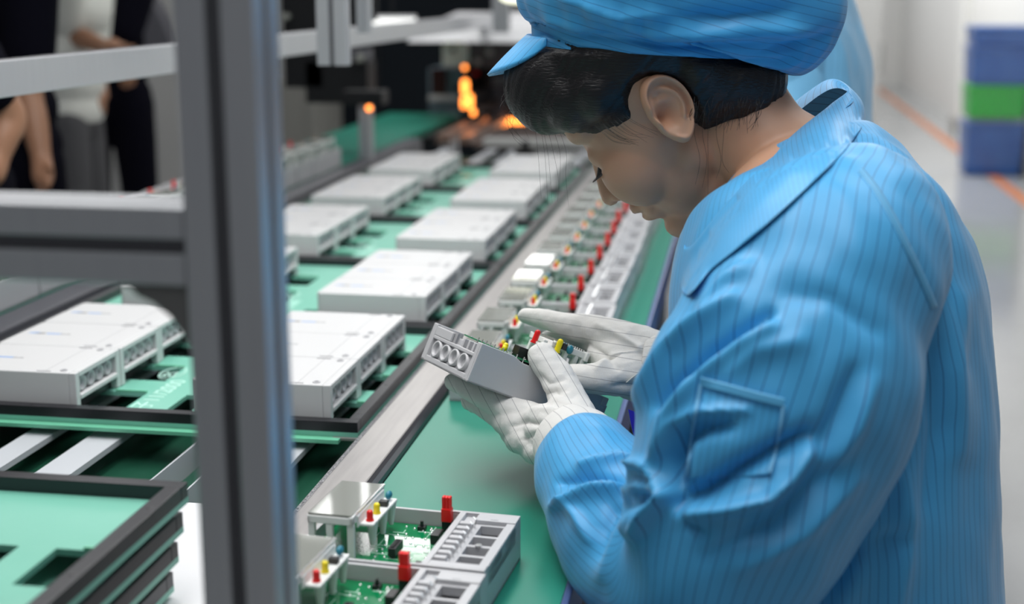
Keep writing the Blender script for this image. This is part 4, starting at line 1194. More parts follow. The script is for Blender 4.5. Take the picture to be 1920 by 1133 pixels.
# cap
n = 160; rings = []; RV = []
prof = [(-0.004, 0.116, 0.096, 0, 0), (0.004, 0.118, 0.098, 0, 0), (0.014, 0.119, 0.099, 0, 0), (0.016, 0.120, 0.101, 0.004, 0.0), (0.020, 0.123, 0.107, 0.024, -0.025), (0.030, 0.128, 0.113, 0.040, -0.028), (0.045, 0.133, 0.119, 0.054, -0.020),
        (0.065, 0.136, 0.122, 0.060, -0.010), (0.088, 0.132, 0.119, 0.055, -0.004), (0.108, 0.120, 0.108, 0.045, 0), (0.122, 0.098, 0.088, 0.035, 0), (0.131, 0.066, 0.058, 0.022, 0), (0.135, 0.030, 0.026, 0.01, 0), (0.136, 0.001, 0.001, 0.0, 0)]
pts_, vv = spline([Vector((p[0], 0, 0)) for p in prof], [p for p in prof], 7)
verts = []; N = len(vv)
for k, v in enumerate(vv):
    h, ra, rb, bk, sag = v
    for i in range(n):
        a = 2 * PI * i / n; ca = math.cos(a); back = max(0, -ca) ** 1.6
        w_ = 1.0
        if k > 22:
            w_ += 0.012 * math.sin(a * 31 + 3 * math.sin(a * 4)) * math.exp(-((k - 32) / 12) ** 2) + 0.02 * noise.noise(Vector((ca * 2.2, math.sin(a) * 2.2, k * 0.07)))
        verts.append(B0 + fa * (ca * (ra * w_ + bk * back)) + sa * (math.sin(a) * rb * w_) + ax * (h + sag * back * 1.5))
me = bpy.data.meshes.new('cap'); fs = [(k * n + i, k * n + (i + 1) % n, (k + 1) * n + (i + 1) % n, (k + 1) * n + i) for k in range(N - 1) for i in range(n)]
me.from_pydata([tuple(v) for v in verts], [], fs); uv = me.uv_layers.new(name='UVMap'); data = []
for k in range(N - 1):
    for i in range(n):
        for kk, ii in ((k, i), (k, i + 1), (k + 1, i + 1), (k + 1, i)):
            v = verts[kk * n + ii % n] - B0
            data += [v.dot(ax) * 1.0 - v.dot(fa) * 0.20 + 0.5, 2 * PI * ii / n * 0.12]
uv.data.foreach_set('uv', data); me.polygons.foreach_set('use_smooth', [True] * len(fs)); me.update()
bm = bmesh.new(); bm.from_mesh(me); bmesh.ops.recalc_face_normals(bm, faces=bm.faces); bm.to_mesh(me); bm.free()
folds(me, [(((1110, 30), (1230, 62), (1380, 70), (1500, 62)), 14, 0.004), (((1100, 62), (1250, 88), (1400, 82), (1500, 88)), 9, -0.004), (((1240, 20), (1360, 36), (1480, 20)), 16, -0.005),
           (((1030, 40), (1120, 60), (1240, 96)), 9, 0.003), (((1420, 105), (1490, 92), (1560, 60)), 12, -0.005), (((1010, 66), (1080, 92), (1180, 108), (1300, 110)), 6, -0.003), (((1060, 0), (1160, 30), (1300, 20)), 14, 0.004), (((1300, 60), (1400, 50), (1520, 60)), 10, 0.003), (((1400, 118), (1470, 122), (1530, 95)), 7, -0.003)], 0.004)
me.materials.append(M['hat']); o = link('cap', me); attach(o, her)
# peak
vs = []; m1 = 40; rr = 8
dirp = (fa * 0.72 - ax * 0.42).normalized()
for j in range(rr + 1):
    t_ = j / rr
    for i in range(m1 + 1):
        a = -0.80 + 1.6 * i / m1
        e = B0 + fa * (math.cos(a) * 0.1185) + sa * (math.sin(a) * 0.0985) + ax * 0.004
        L = 0.056 * max(0.0, math.cos(a / 0.80 * PI / 2)) ** 0.55
        dr = (fa * math.cos(a) * 0.72 + sa * math.sin(a) * 0.30 - ax * 0.66).normalized()
        vs.append(e + dr * L * t_ - ax * 0.006 * t_ * t_)
me = bpy.data.meshes.new('peak'); W1 = m1 + 1
fs = [(j * W1 + i, j * W1 + i + 1, (j + 1) * W1 + i + 1, (j + 1) * W1 + i) for j in range(rr) for i in range(m1)]
me.from_pydata([tuple(v) for v in vs], [], fs); uv = me.uv_layers.new(name='UVMap'); data = []
for f in fs:
    for v_ in f: data += [(vs[v_] - B0).dot(sa) + 0.5, 0]
uv.data.foreach_set('uv', data); me.polygons.foreach_set('use_smooth', [True] * len(fs)); me.materials.append(M['hat']); me.update()
o = link('cap_peak', me); so = o.modifiers.new('thickness', 'SOLIDIFY'); so.thickness = 0.003; attach(o, her)

# coat body
keys = [(P(1600, 1560, 1.35), 0.165, 0.21), (P(1590, 1330, 1.35), 0.150, 0.205), (P(1578, 1133, 1.35), 0.150, 0.20), (P(1575, 950, 1.34), 0.146, 0.195), (P(1572, 800, 1.34), 0.145, 0.195), (P(1566, 690, 1.34), 0.146, 0.20),
        (P(1553, 580, 1.34), 0.146, 0.205), (P(1538, 490, 1.345), 0.139, 0.195), (P(1525, 415, 1.358), 0.122, 0.155), (P(1514, 362, 1.368), 0.104, 0.102), (P(1500, 330, 1.378), 0.088, 0.072)]
o = tube_cloth('coat_body', keys, 12, 180, M['coat'], None, FT, flist=[
    (((1800, 560), (1790, 700), (1800, 850)), 22, 0.006), (((1745, 650), (1760, 800), (1740, 950)), 16, -0.006), (((1690, 900), (1700, 1000), (1680, 1133)), 22, 0.007), (((1640, 1000), (1600, 1080), (1570, 1150)), 26, 0.006),
    (((1590, 250), (1640, 262), (1700, 300)), 6, 0.002), (((1600, 270), (1650, 290), (1690, 335)), 6, -0.003), (((1600, 300), (1640, 310), (1680, 350)), 7, 0.003), (((1760, 480), (1790, 600), (1805, 690)), 7, -0.002),
    (((1300, 540), (1340, 600), (1360, 700)), 16, 0.006), (((1560, 1060), (1640, 1020), (1700, 1010)), 22, -0.006)], fine=0.0035)
attach(o, her)
# collar: folded shirt collar, laid where the coat meets the neck
COLLAR_TOP = [(1592, 165, 1.405), (1560, 194, 1.365), (1510, 232, 1.33), (1450, 285, 1.31), (1400, 332, 1.305), (1362, 372, 1.308), (1328, 415, 1.325), (1294, 455, 1.36), (1290, 440, 1.42), (1340, 360, 1.46), (1440, 235, 1.475), (1545, 150, 1.455)]
COLLAR_LOW = [(1622, 224, 1.405), (1602, 262, 1.345), (1562, 306, 1.29), (1500, 366, 1.245), (1440, 420, 1.232), (1382, 468, 1.24), (1332, 508, 1.275), (1288, 556, 1.335), (1285, 520, 1.42), (1380, 430, 1.49), (1500, 300, 1.50), (1600, 205, 1.465)]


def closed(pts, m=14):
    k = len(pts); out, _ = spline(pts[-2:] + pts + pts[:3], [0] * (k + 5), m); return out[2 * m:(2 + k) * m]


# near sleeve
keys = [(P(1640, 345, 1.30), 0.030, 0.030), (P(1628, 385, 1.255), 0.060, 0.058), (P(1600, 445, 1.205), 0.084, 0.084), (P(1552, 510, 1.170), 0.096, 0.098), (P(1512, 600, 1.150), 0.099, 0.100), (P(1482, 700, 1.137), 0.109, 0.103), (P(1442, 800, 1.13), 0.107, 0.100),
        (P(1408, 895, 1.128), 0.100, 0.096), (P(1375, 980, 1.13), 0.094, 0.092), (P(1335, 1060, 1.14), 0.084, 0.088), (P(1285, 1095, 1.158), 0.072, 0.078), (P(1235, 1075, 1.185), 0.066, 0.070), (P(1190, 1020, 1.22), 0.064, 0.064),
        (P(1152, 960, 1.255), 0.062, 0.060), (P(1120, 910, 1.285), 0.058, 0.056), (P(1096, 872, 1.308), 0.050, 0.050), (P(1080, 848, 1.325), 0.041, 0.041)]
FS = [(((1375, 562), (1318, 605), (1262, 655), (1200, 750)), 15, 0.010), (((1440, 590), (1334, 665), (1262, 730), (1235, 760)), 13, -0.011), (((1442, 612), (1370, 655), (1308, 706), (1250, 790), (1228, 860)), 15, 0.009),
      (((1500, 640), (1420, 660), (1370, 700)), 20, 0.004), (((1365, 797), (1320, 803), (1285, 820), (1262, 862), (1266, 915)), 14, -0.011), (((1400, 770), (1310, 775), (1265, 800), (1240, 850)), 10, 0.005),
      (((1520, 845), (1480, 895), (1437, 932), (1360, 955), (1283, 966)), 14, 0.011), (((1515, 815), (1450, 845), (1386, 880), (1320, 920), (1275, 935)), 16, -0.012),
      (((1255, 925), (1222, 965), (1198, 1003)), 10, 0.010), (((1258, 930), (1290, 985), (1322, 1008)), 8, -0.004), (((1600, 900), (1500, 1000), (1400, 1060)), 24, 0.006), (((1560, 880), (1450, 980), (1330, 1040)), 18, -0.005),
      (((1630, 720), (1600, 800), (1560, 870)), 20, 0.006), (((1600, 700), (1575, 770), (1540, 840)), 16, -0.005), (((1400, 500), (1360, 530), (1320, 575)), 14, 0.006), (((1640, 620), (1560, 560), (1480, 545)), 22, -0.004),
      (((1090, 872), (1160, 862), (1215, 876), (1252, 930)), 9, 0.007), (((1052, 905), (1100, 895), (1160, 905), (1215, 935)), 10, -0.007), (((1040, 950), (1110, 925), (1170, 915), (1230, 918)), 9, 0.008),
      (((1120, 1040), (1130, 990), (1150, 955), (1215, 940)), 16, -0.006), (((1250, 925), (1195, 960), (1160, 1010), (1130, 1080)), 16, 0.004), (((1100, 1010), (1085, 970), (1060, 940)), 10, 0.004)]
o = tube_cloth('sleeve', keys, 14, 220, M['coat'], None, RT, thick=0.0012, flist=FS, fine=0.005, vscale=0.9); attach(o, her)
near_sleeve = o
# seam tape along the raglan line
def on_surface(objs, x, y, lift=0.001, dflt=1.15):
    best = None; d = (P(x, y, 1) - CAM).normalized()
    for ob in objs:
        inv = ob.matrix_world.inverted() if ob.parent is None else (Matrix.Translation(ob.parent.location) @ ob.matrix_parent_inverse @ ob.matrix_basis).inverted()
        ok, loc, nn, ix = ob.ray_cast(inv @ CAM, (inv.to_3x3() @ d).normalized())
        if ok and (best is None or (loc - (inv @ CAM)).length < best[1]): best = (inv.inverted() @ loc, (loc - (inv @ CAM)).length)
    if not best: return P(x, y, dflt)
    return best[0] - d * lift


bpy.context.view_layer.update()
coatb = [o_ for o_ in COL.objects if o_.name == 'coat_body'][0]
surf = [near_sleeve, coatb]


low = []
for x, y, d in COLLAR_LOW[:8]:
    h_ = on_surface(surf, x, y, 0.0, 9); hd_ = (h_ - CAM).dot(FW); low.append(P(x, y, min(d, hd_ - 0.004 if hd_ < 3 else d)))
low += [P(*p) for p in COLLAR_LOW[8:]]
top = [P(*p) for p in COLLAR_TOP]; low = closed(low); top = closed(top); nC = len(low); cenC = sum(top, Vector()) / nC; dn_ = (sum(low, Vector()) / nC - cenC).normalized()
loops = []
for t_ in (0, 0.15, 0.3, 0.45, 0.6, 0.75, 0.88, 0.97): loops.append([l.lerp(t, t_) + (l - cenC).normalized() * 0.006 * math.sin(PI * t_) + (FW * -0.002 if t_ < 0.1 else Vector()) for l, t in zip(low, top)])
loops.append([t + (cenC - t).normalized() * 0.002 + dn_ * -0.0015 for t in top]); loops.append([t + (cenC - t).normalized() * 0.004 + dn_ * 0.002 for t in top]); loops.append([t + (cenC - t).normalized() * 0.006 + dn_ * 0.016 for t in top]); loops.append([t + (cenC - t).normalized() * 0.004 + dn_ * 0.034 for t in top])
loops.insert(0, [l + dn_ * -0.001 + (cenC - l).normalized() * 0.003 for l in low])
for L_i in loops[:9]:
    for i, v in enumerate(L_i):
        if v.y > 1.395: continue
        x_, y_, d_ = proj(v); h_ = on_surface(surf, x_, y_, 0.0, 9); hd_ = (h_ - CAM).dot(FW)
        if hd_ < 3 and d_ > hd_ - 0.004: L_i[i] = P(x_, y_, hd_ - 0.004)
vs = [v for L_i in loops for v in L_i]
fs = [(k * nC + i, k * nC + (i + 1) % nC, (k + 1) * nC + (i + 1) % nC, (k + 1) * nC + i) for k in range(len(loops) - 1) for i in range(nC)]
me = bpy.data.meshes.new('collar'); me.from_pydata([tuple(v) for v in vs], [], fs); uv = me.uv_layers.new(name='UVMap'); data = []
for k in range(len(loops) - 1):
    for i in range(nC):
        for kk, ii in ((k, i), (k, i + 1), (k + 1, i + 1), (k + 1, i)): data += [ii * 0.66 / nC + kk * 0.004, kk * 0.006]
uv.data.foreach_set('uv', data); me.polygons.foreach_set('use_smooth', [True] * len(fs)); me.materials.append(M['coat']); me.update()
folds(me, [(((1560, 235), (1500, 300), (1450, 355)), 12, 0.002), (((1420, 350), (1400, 400), (1350, 450)), 10, -0.002)], 0.0015)
o = link('collar', me); sb = o.modifiers.new('s', 'SUBSURF'); sb.levels = sb.render_levels = 1; attach(o, her)


def ribbon(path, w, name, m, samples=40, lift=0.0005, n_across=4):
    """a strip of cloth lying on the coat"""
    pts, _ = spline([Vector((x, y, 0)) for x, y in path], [0] * len(path), max(2, samples // (len(path) - 1)))
    vs = []; us = []
    for k, p in enumerate(pts):
        a = pts[max(k - 1, 0)]; b = pts[min(k + 1, len(pts) - 1)]; t_ = (b - a).normalized(); nn = Vector((-t_.y, t_.x, 0))
        for j in range(n_across + 1):
            s_ = (j / n_across - 0.5) * w; vs.append(on_surface(surf, p.x + nn.x * s_, p.y + nn.y * s_, lift)); us.append((j / n_across * w * 0.00045, k * 0.004))
    W = n_across + 1; fs = [(k * W + j, k * W + j + 1, (k + 1) * W + j + 1, (k + 1) * W + j) for k in range(len(pts) - 1) for j in range(n_across)]
    me = bpy.data.meshes.new(name); me.from_pydata([tuple(v) for v in vs], [], fs); uv = me.uv_layers.new(name='UVMap'); uv.data.foreach_set('uv', [c_ for f in fs for v in f for c_ in us[v]])
    me.polygons.foreach_set('use_smooth', [True] * len(fs)); me.materials.append(m); me.update()
    o = link(name, me); s2 = o.modifiers.new('t', 'SOLIDIFY'); s2.thickness = 0.0002; s2.offset = 1; attach(o, her); return o


M['stitch'] = mat('pale_blue_thread', (0.16, 0.46, 0.74), 0.6)
M['seam'] = cloth('blue_seam_tape', (0.085, 0.38, 0.66), strength=0.3)
ribbon([(1612, 318), (1640, 352), (1672, 405), (1700, 462), (1730, 525), (1752, 578)], 13, 'sleeve_seam', M['seam'], 60)
ribbon([(1312, 716), (1360, 728), (1420, 744), (1470, 756)], 18, 'pocket_hem', M['seam'], 40, 0.0046)
ribbon([(1314, 722), (1300, 800), (1286, 898)], 6, 'pocket_stitching', M['stitch'], 20, 0.0046, 2)
ribbon([(1469, 760), (1459, 825), (1443, 888)], 6, 'pocket_stitching', M['stitch'], 20, 0.0046, 2)


def patch(poly, name, m, lift=0.0022, N=40):
    """flat pocket laid on the cloth, corners tl, tr, br, bl"""
    tl, tr, br_, bl_ = [Vector((*p, 0)) for p in poly]; vs = []; us = []
    for j in range(N + 1):
        for i in range(N + 1):
            u, v = i / N, j / N; p = (tl * (1 - u) + tr * u) * (1 - v) + (bl_ * (1 - u) + br_ * u) * v
            vs.append(on_surface(surf, p.x, p.y, lift)); us.append((u * 0.085, v * 0.1))
    W = N + 1; fs = [(j * W + i, j * W + i + 1, (j + 1) * W + i + 1, (j + 1) * W + i) for j in range(N) for i in range(N)]
    me = bpy.data.meshes.new(name); me.from_pydata([tuple(v) for v in vs], [], fs); uv = me.uv_layers.new(name='UVMap'); uv.data.foreach_set('uv', [c_ for f in fs for v in f for c_ in us[v]])
    me.polygons.foreach_set('use_smooth', [True] * len(fs)); me.materials.append(m); me.update()
    o = link(name, me); s2 = o.modifiers.new('t', 'SOLIDIFY'); s2.thickness = 0.0022; s2.offset = 1; attach(o, her); return o


patch([(1313, 718), (1470, 757), (1442, 890), (1284, 900)], 'sleeve_pocket', M['coat'])

# far sleeve
keys = [(P(1500, 400, 1.50), 0.05, 0.05), (P(1480, 500, 1.54), 0.085, 0.08), (P(1450, 620, 1.56), 0.085, 0.08), (P(1410, 720, 1.56), 0.075, 0.07), (P(1340, 730, 1.53), 0.06, 0.055), (P(1285, 705, 1.50), 0.050, 0.046), (P(1250, 692, 1.48), 0.043, 0.042)]
o = tube_cloth('sleeve', keys, 12, 90, M['coat'], None, UPV, thick=0.001, fine=0.004); attach(o, her)
keys = [(P(1292, 650, 1.50), 0.028, 0.028), (P(1262, 640, 1.495), 0.032, 0.03), (P(1238, 640, 1.49), 0.026, 0.024)]
# front of coat hanging in the lap and trousers
keys = [(Vector((hip.x - 0.02, hip.y, 0.64)), 0.17, 0.22), (Vector((hip.x - 0.06, hip.y + 0.02, 0.56)), 0.20, 0.23), (Vector((hip.x - 0.06, hip.y + 0.02, 0.44)), 0.20, 0.23)]
o = tube_cloth('coat_skirt', keys, 6, 90, M['coat'], None, FT, fine=0.003); attach(o, her)
for s in (1, -1):
    hp = Vector((hip.x, hip.y, hz)) + ST * 0.085 * s; kn = hp + FT * 0.36; kn.z = 0.55; ft = kn + FT * 0.02; ft.z = 0.10
    mb = MB(); mb.chain([hp, (hp + kn) / 2, kn, kn + Vector((0, 0, -0.05)), (kn + ft) / 2, ft], [0.095, 0.085, 0.068, 0.064, 0.06, 0.05], 24, 6)
    o = mb.build('trouser_leg', M['dark_grey'], None, smooth=True); attach(o, her)
    mb = MB(); mb.chain([ft - FT * 0.045 - Vector((0, 0, 0.055)), ft + FT * 0.13 - Vector((0, 0, 0.062))], [0.042, 0.036], 16, 5); o = mb.build('shoe', M['black_cloth'], None, smooth=True); attach(o, her)
st = thing('stool', 'black round work stool under the woman in the blue coat', 'stool', (hip.x, hip.y, 0))
MB().cyl((0, 0, 0.40), (0, 0, 0.45), 0.17, n=32).build('seat', M['black_cloth'], st, 0.01)
MB().cyl((0, 0, 0.05), (0, 0, 0.40), 0.025).build('column', M['dark_grey'], st)
mb = MB()
for i in range(5):
    a = 2 * PI * i / 5; mb.cyl((0, 0, 0.06), (math.cos(a) * 0.26, math.sin(a) * 0.26, 0.03), 0.018)
    mb.sph((math.cos(a) * 0.26, math.sin(a) * 0.26, 0.022), 0.022)
mb.build('base', M['dark'], st)

# ------------------------------------------------------------------ gloved hands
def glove(fingers, palm, name, sculpt, uvdir, uvrot=None):
    mb = MB()
    for pts, rs in palm: mb.chain([P(*p) for p in pts], rs, 20, 6)
    for pts, rs in fingers: mb.chain([P(*p) for p in pts], rs, 18, 8)
    me = remesh(mb, 0.0016, 5, 0.5, name)
    folds(me, sculpt)
    c = npco(me); n = npno(me)
    qn = np.array([noise.noise(Vector((p[0] * 45, p[1] * 45, p[2] * 45))) + 0.5 * noise.noise(Vector((p[0] * 110, p[1] * 110, p[2] * 110))) for p in c])
    c = c + n * (qn * 0.0016)[:, None]; setco(me, c)
    a, b = uvdir
    uv = me.uv_layers.new(name='UVMap')
    li = np.empty(len(me.loops), int); me.loops.foreach_get('vertex_index', li)
    cc_ = c[li] - np.array(OH); dd = np.stack([cc_ @ np.array(a), cc_ @ np.array(b)], 1) + 1
    uv.data.foreach_set('uv', dd.ravel()); me.materials.append(M['glove'])
    o = link(name, me); attach(o, her); return o


Lpalm = [([(1090, 850, 1.325), (1062, 826, 1.36), (1030, 806, 1.39), (1005, 800, 1.41)], [0.034, 0.029, 0.027, 0.022]),
         ([(1090, 850, 1.325), (1085, 812, 1.36), (1062, 775, 1.385)], [0.034, 0.026, 0.022]),
         ([(1062, 826, 1.36), (1035, 830, 1.385), (1015, 832, 1.40)], [0.026, 0.022, 0.018])]
Lf = [([(1085, 810, 1.368), (1068, 755, 1.398), (1042, 705, 1.418), (1015, 668, 1.430)], [0.024, 0.0205, 0.0175, 0.0150]),          # thumb
      ([(1010, 790, 1.41), (968, 775, 1.425), (920, 752, 1.448), (880, 732, 1.475), (850, 716, 1.495)], [0.019, 0.0155, 0.0130, 0.0115, 0.0095]),   # index
      ([(1005, 808, 1.40), (968, 800, 1.415), (935, 782, 1.45), (905, 764, 1.485), (880, 752, 1.51)], [0.018, 0.0160, 0.0130, 0.011, 0.009]),
      ([(1015, 825, 1.39), (985, 828, 1.398), (962, 815, 1.43), (950, 795, 1.465), (945, 780, 1.49)], [0.0175, 0.0155, 0.0125, 0.0105, 0.009]),
      ([(1035, 842, 1.378), (1010, 848, 1.378), (992, 842, 1.405), (985, 825, 1.435)], [0.016, 0.0138, 0.0112, 0.0092])]
sc = [(((1010, 742), (1040, 735), (1075, 745)), 6, -0.002), (((1000, 768), (1040, 770), (1090, 785)), 6, 0.0022), (((1015, 705), (1028, 720), (1060, 712)), 5, -0.0015), (((960, 800), (985, 790), (1030, 800)), 6, -0.0025),
      (((985, 825), (1010, 812), (1040, 822)), 6, -0.0025), (((1020, 850), (1045, 830), (1080, 815)), 6, 0.002), (((1075, 800), (1095, 790), (1115, 795)), 5, 0.002)]
glove(Lf, Lpalm, 'left_glove', sc, ((RT * 0.86 + UPV * 0.5), (UPV)))
# turned-back hem of the glove at the cuff
mb = MB()
keys = [(P(1062, 822, 1.352), 0.036, 0.037), (P(1080, 840, 1.335), 0.041, 0.042), (P(1092, 856, 1.322), 0.0425, 0.0435)]
o = tube_cloth('left_glove_cuff', keys, 5, 80, M['glove'], None, RT, thick=0.0015, fine=0.002); attach(o, her)

Rpalm = [([(1250, 695, 1.468), (1205, 690, 1.478), (1165, 680, 1.488), (1140, 668, 1.505)], [0.031, 0.029, 0.029, 0.024]),
         ([(1235, 675, 1.475), (1185, 650, 1.49), (1140, 632, 1.51)], [0.030, 0.026, 0.021]),
         ([(1225, 715, 1.465), (1190, 708, 1.47)], [0.029, 0.026])]
Rf = [([(1190, 705, 1.462), (1150, 708, 1.452), (1108, 711, 1.452), (1076, 706, 1.458)], [0.024, 0.019, 0.0165, 0.0135]),      # thumb
      ([(1150, 635, 1.505), (1110, 620, 1.52), (1065, 609, 1.535), (1020, 599, 1.55), (985, 592, 1.56)], [0.0205, 0.0175, 0.0140, 0.0115, 0.0085]),
      ([(1135, 655, 1.52), (1098, 640, 1.545), (1060, 634, 1.56), (1032, 637, 1.565), (1014, 645, 1.565)], [0.019, 0.0155, 0.0130, 0.011, 0.0085]),
      ([(1135, 668, 1.53), (1100, 655, 1.56), (1070, 652, 1.575), (1048, 660, 1.575)], [0.0175, 0.0145, 0.012, 0.009]),
      ([(1150, 680, 1.535), (1120, 672, 1.565), (1095, 672, 1.58), (1078, 680, 1.58)], [0.016, 0.013, 0.011, 0.0085])]
sc = [(((1120, 690), (1150, 668), (1200, 660)), 7, 0.003), (((1090, 640), (1130, 662), (1160, 690)), 6, -0.0025), (((1180, 640), (1215, 662), (1240, 690)), 6, 0.0022), (((1210, 655), (1225, 680), (1232, 720)), 5, -0.003),
      (((1120, 610), (1160, 628), (1200, 650)), 6, 0.002), (((1150, 725), (1190, 722), (1225, 735)), 6, -0.002)]
glove(Rf, Rpalm, 'right_glove', sc, ((RT * 0.15 + UPV * 0.98), RT))
keys = [(P(1222, 690, 1.474), 0.035, 0.034), (P(1240, 690, 1.470), 0.037, 0.036), (P(1256, 691, 1.468), 0.038, 0.038)]
o = tube_cloth('right_glove_cuff', keys, 5, 70, M['glove'], None, UPV, thick=0.0015, fine=0.002); attach(o, her)
mb = MB(); mb.chain([P(1175, 717, 1.435), P(1195, 702, 1.435), P(1218, 697, 1.437), P(1240, 696, 1.44)], [0.0008] * 4, 6, 6); o = mb.build('loose_thread', M['white_cloth'], None); attach(o, her)

# badge hanging at her chest
bd = thing('name_badge', 'violet blue plastic badge hanging at the chest between the sleeves', 'badge', tuple(P(1205, 800, 1.43)))
bp_ = [(1178, 768), (1190, 772), (1210, 792), (1230, 830), (1262, 910), (1240, 905), (1215, 875), (1196, 850), (1184, 800)]
mb = MB(); Lb = bd.location
a_ = [P(x, y, 1.425 + (x - 1178) * 0.0003) - Lb for x, y in bp_]; b_ = [v + FW * 0.003 for v in a_]; nb = len(bp_)
mb.add(a_ + b_, [tuple(range(nb)), tuple(range(nb, 2 * nb))[::-1]] + [(i, (i + 1) % nb, nb + (i + 1) % nb, nb + i) for i in range(nb)])
mb.build('card', M['badge'], bd)
mb = MB(); mb.chain([P(1209, 796, 1.428) - Lb, P(1216, 806, 1.428) - Lb], [0.0016] * 2, 8, 3); mb.build('slot', M['white'], bd)
mb = MB(); mb.chain([P(1216, 800, 1.432) - Lb, P(1240, 740, 1.44) - Lb, P(1300, 640, 1.45) - Lb], [0.0012] * 3, 6, 6); mb.build('cord', M['blue_edge'], bd)

# ------------------------------------------------------------------ the meter in her hands
W_ = P(878, 718, 1.394) - P(788, 672, 1.50); L_ = P(1125, 810, 1.47) - P(878, 718, 1.394)
W_.normalize(); L_ = (L_ - W_ * L_.dot(W_)).normalized(); N_ = L_.cross(W_) 
if N_.z < 0: N_ = -N_
hd = thing('held_meter', 'open meter with four cable ports, tilted in the gloved hands', 'electricity meter', tuple(P(788, 672, 1.50)))
hl_, hw_, hh_ = 0.168, 0.118, 0.042
R4 = Matrix((L_, W_, N_)).transposed().to_4x4()


def hb_(mb, name, m, bevel=0, smooth=False, parent=hd):
    mb.v = [R4 @ v for v in mb.v]; return mb.build(name, m, parent, bevel, smooth)


mb = MB(); w = 0.003
mb.box(0.0, hl_, 0, hw_, 0, w); mb.box(0.034, hl_, 0, w, 0, hh_ - 0.006); mb.box(0.0, 0.034, 0, 0.010, 0, hh_); mb.box(0, 0.012, hw_ - 0.010, hw_ - 0.0032, 0, hh_)
mb.prism([(0, 0), (hl_, 0), (hl_, hh_ - 0.006), (0.052, hh_ - 0.004), (0.040, hh_), (0, hh_)], 0, w, T=Matrix(((1, 0, 0, 0), (0, 0, 1, hw_ - w), (0, 1, 0, 0), (0, 0, 0, 1)))); mb.box(hl_ - w, hl_, 0, hw_, 0, hh_ - 0.010)
mb.box(0, 0.003, 0.010, hw_ - 0.010, 0, 0.007); mb.box(0, 0.003, 0.010, hw_ - 0.010, 0.026, 0.030); mb.box(0.0035, 0.006, 0.01, hw_ - 0.01, 0, hh_ - 0.012)
mb.box(0.006, 0.030, 0.010, 0.058, hh_ - 0.016, hh_ - 0.013)
mb.box(0.030, 0.034, 0.01, hw_ - 0.01, 0, hh_ - 0.006)
mb.box(0.0, 0.003, 0.010, 0.050, 0.030, hh_ - 0.002)
hb_(mb, 'case', M['case'], 0.0009)
for i in range(4):
    y = 0.0265 + i * 0.0218; n = 22; vs = []
    for r, x in ((0.0095, 0.0035), (0.0092, -0.0005), (0.0070, -0.0005), (0.0062, 0.004)):
        vs += [(x, y + r * math.cos(2 * PI * k / n), 0.0165 + r * math.sin(2 * PI * k / n)) for k in range(n)]
    c_ = MB(); c_.add(vs, [(j * n + k, j * n + (k + 1) % n, (j + 1) * n + (k + 1) % n, (j + 1) * n + k) for j in range(3) for k in range(n)])
    c_.add([(0.004, y + 0.0063 * math.cos(2 * PI * k / n), 0.0165 + 0.0063 * math.sin(2 * PI * k / n)) for k in range(n)], [tuple(range(n))], 1)
    c_.ell((0.004, y + 0.001, 0.0135), [(0.0015, 0, 0), (0, 0.003, 0), (0, 0, 0.003)], 10, 6, 0)
    o = hb_(c_, 'cable_port', [M['case'], M['case_dark']])
    for p in o.data.polygons: p.use_smooth = True
mb = MB(); mb.box(0.003, 0.0055, 0.0105, 0.056, 0.030, hh_ - 0.001); hb_(mb, 'side_window', M['case_dark'])
mb = MB()
for i in range(7):
    mb.box(0.010 + (i % 2) * 0.006, 0.022 + (i % 2) * 0.004, 0.058 + i * 0.006, 0.062 + i * 0.006, hh_ - 0.013, hh_ - 0.003)
hb_(mb, 'terminal_comb', M['case'], 0.0005)
mb = MB(); mb.box(0.036, 0.150, 0.006, hw_ - 0.004, hh_ - 0.0015, hh_); b2 = hb_(mb, 'circuit_board', M['pcb'])
mb = MB()
for i in range(14):
    mb.cyl((0.030 + 0.008 * (i % 2), 0.05 + i * 0.0048, hh_ - 0.008), (0.031 + 0.008 * (i % 2), 0.05 + i * 0.0048, hh_ + 0.003), 0.0007, n=6)
for i in range(9): mb.cyl((0.045 + i * 0.009, hw_ - 0.004, hh_ - 0.009), (0.045 + i * 0.009, hw_ - 0.004, hh_ + 0.0025), 0.0007, n=6)
rnd = random.Random(5)
for _ in range(40): mb.ell((rnd.uniform(0.04, 0.145), rnd.uniform(0.01, 0.11), hh_), [(0.0011, 0, 0), (0, 0.0011, 0), (0, 0, 0.001)], 6, 4)
hb_(mb, 'solder_pins', M['solder'])
mb = MB(); mb.box(0.044, 0.072, hw_ - 0.016, hw_ - 0.006, hh_ - 0.010, hh_ - 0.002); mb.box(0.078, 0.10, hw_ - 0.018, hw_ - 0.006, hh_ - 0.011, hh_ - 0.002); hb_(mb, 'capacitor_block', M['chip'], 0.0008)
mb = MB(); mb.box(0.058, 0.068, 0.078, 0.092, hh_, hh_ + 0.011).box(0.070, 0.080, 0.082, 0.096, hh_, hh_ + 0.011); hb_(mb, 'relay_chip', M['chip'], 0.0006)
mb = MB(); mb.cyl((0.052, 0.072, hh_), (0.052, 0.072, hh_ + 0.006), 0.003, n=14); mb.sph((0.052, 0.072, hh_ + 0.006), 0.003, 12, 7); hb_(mb, 'yellow_indicator', M['yellow'], smooth=True)
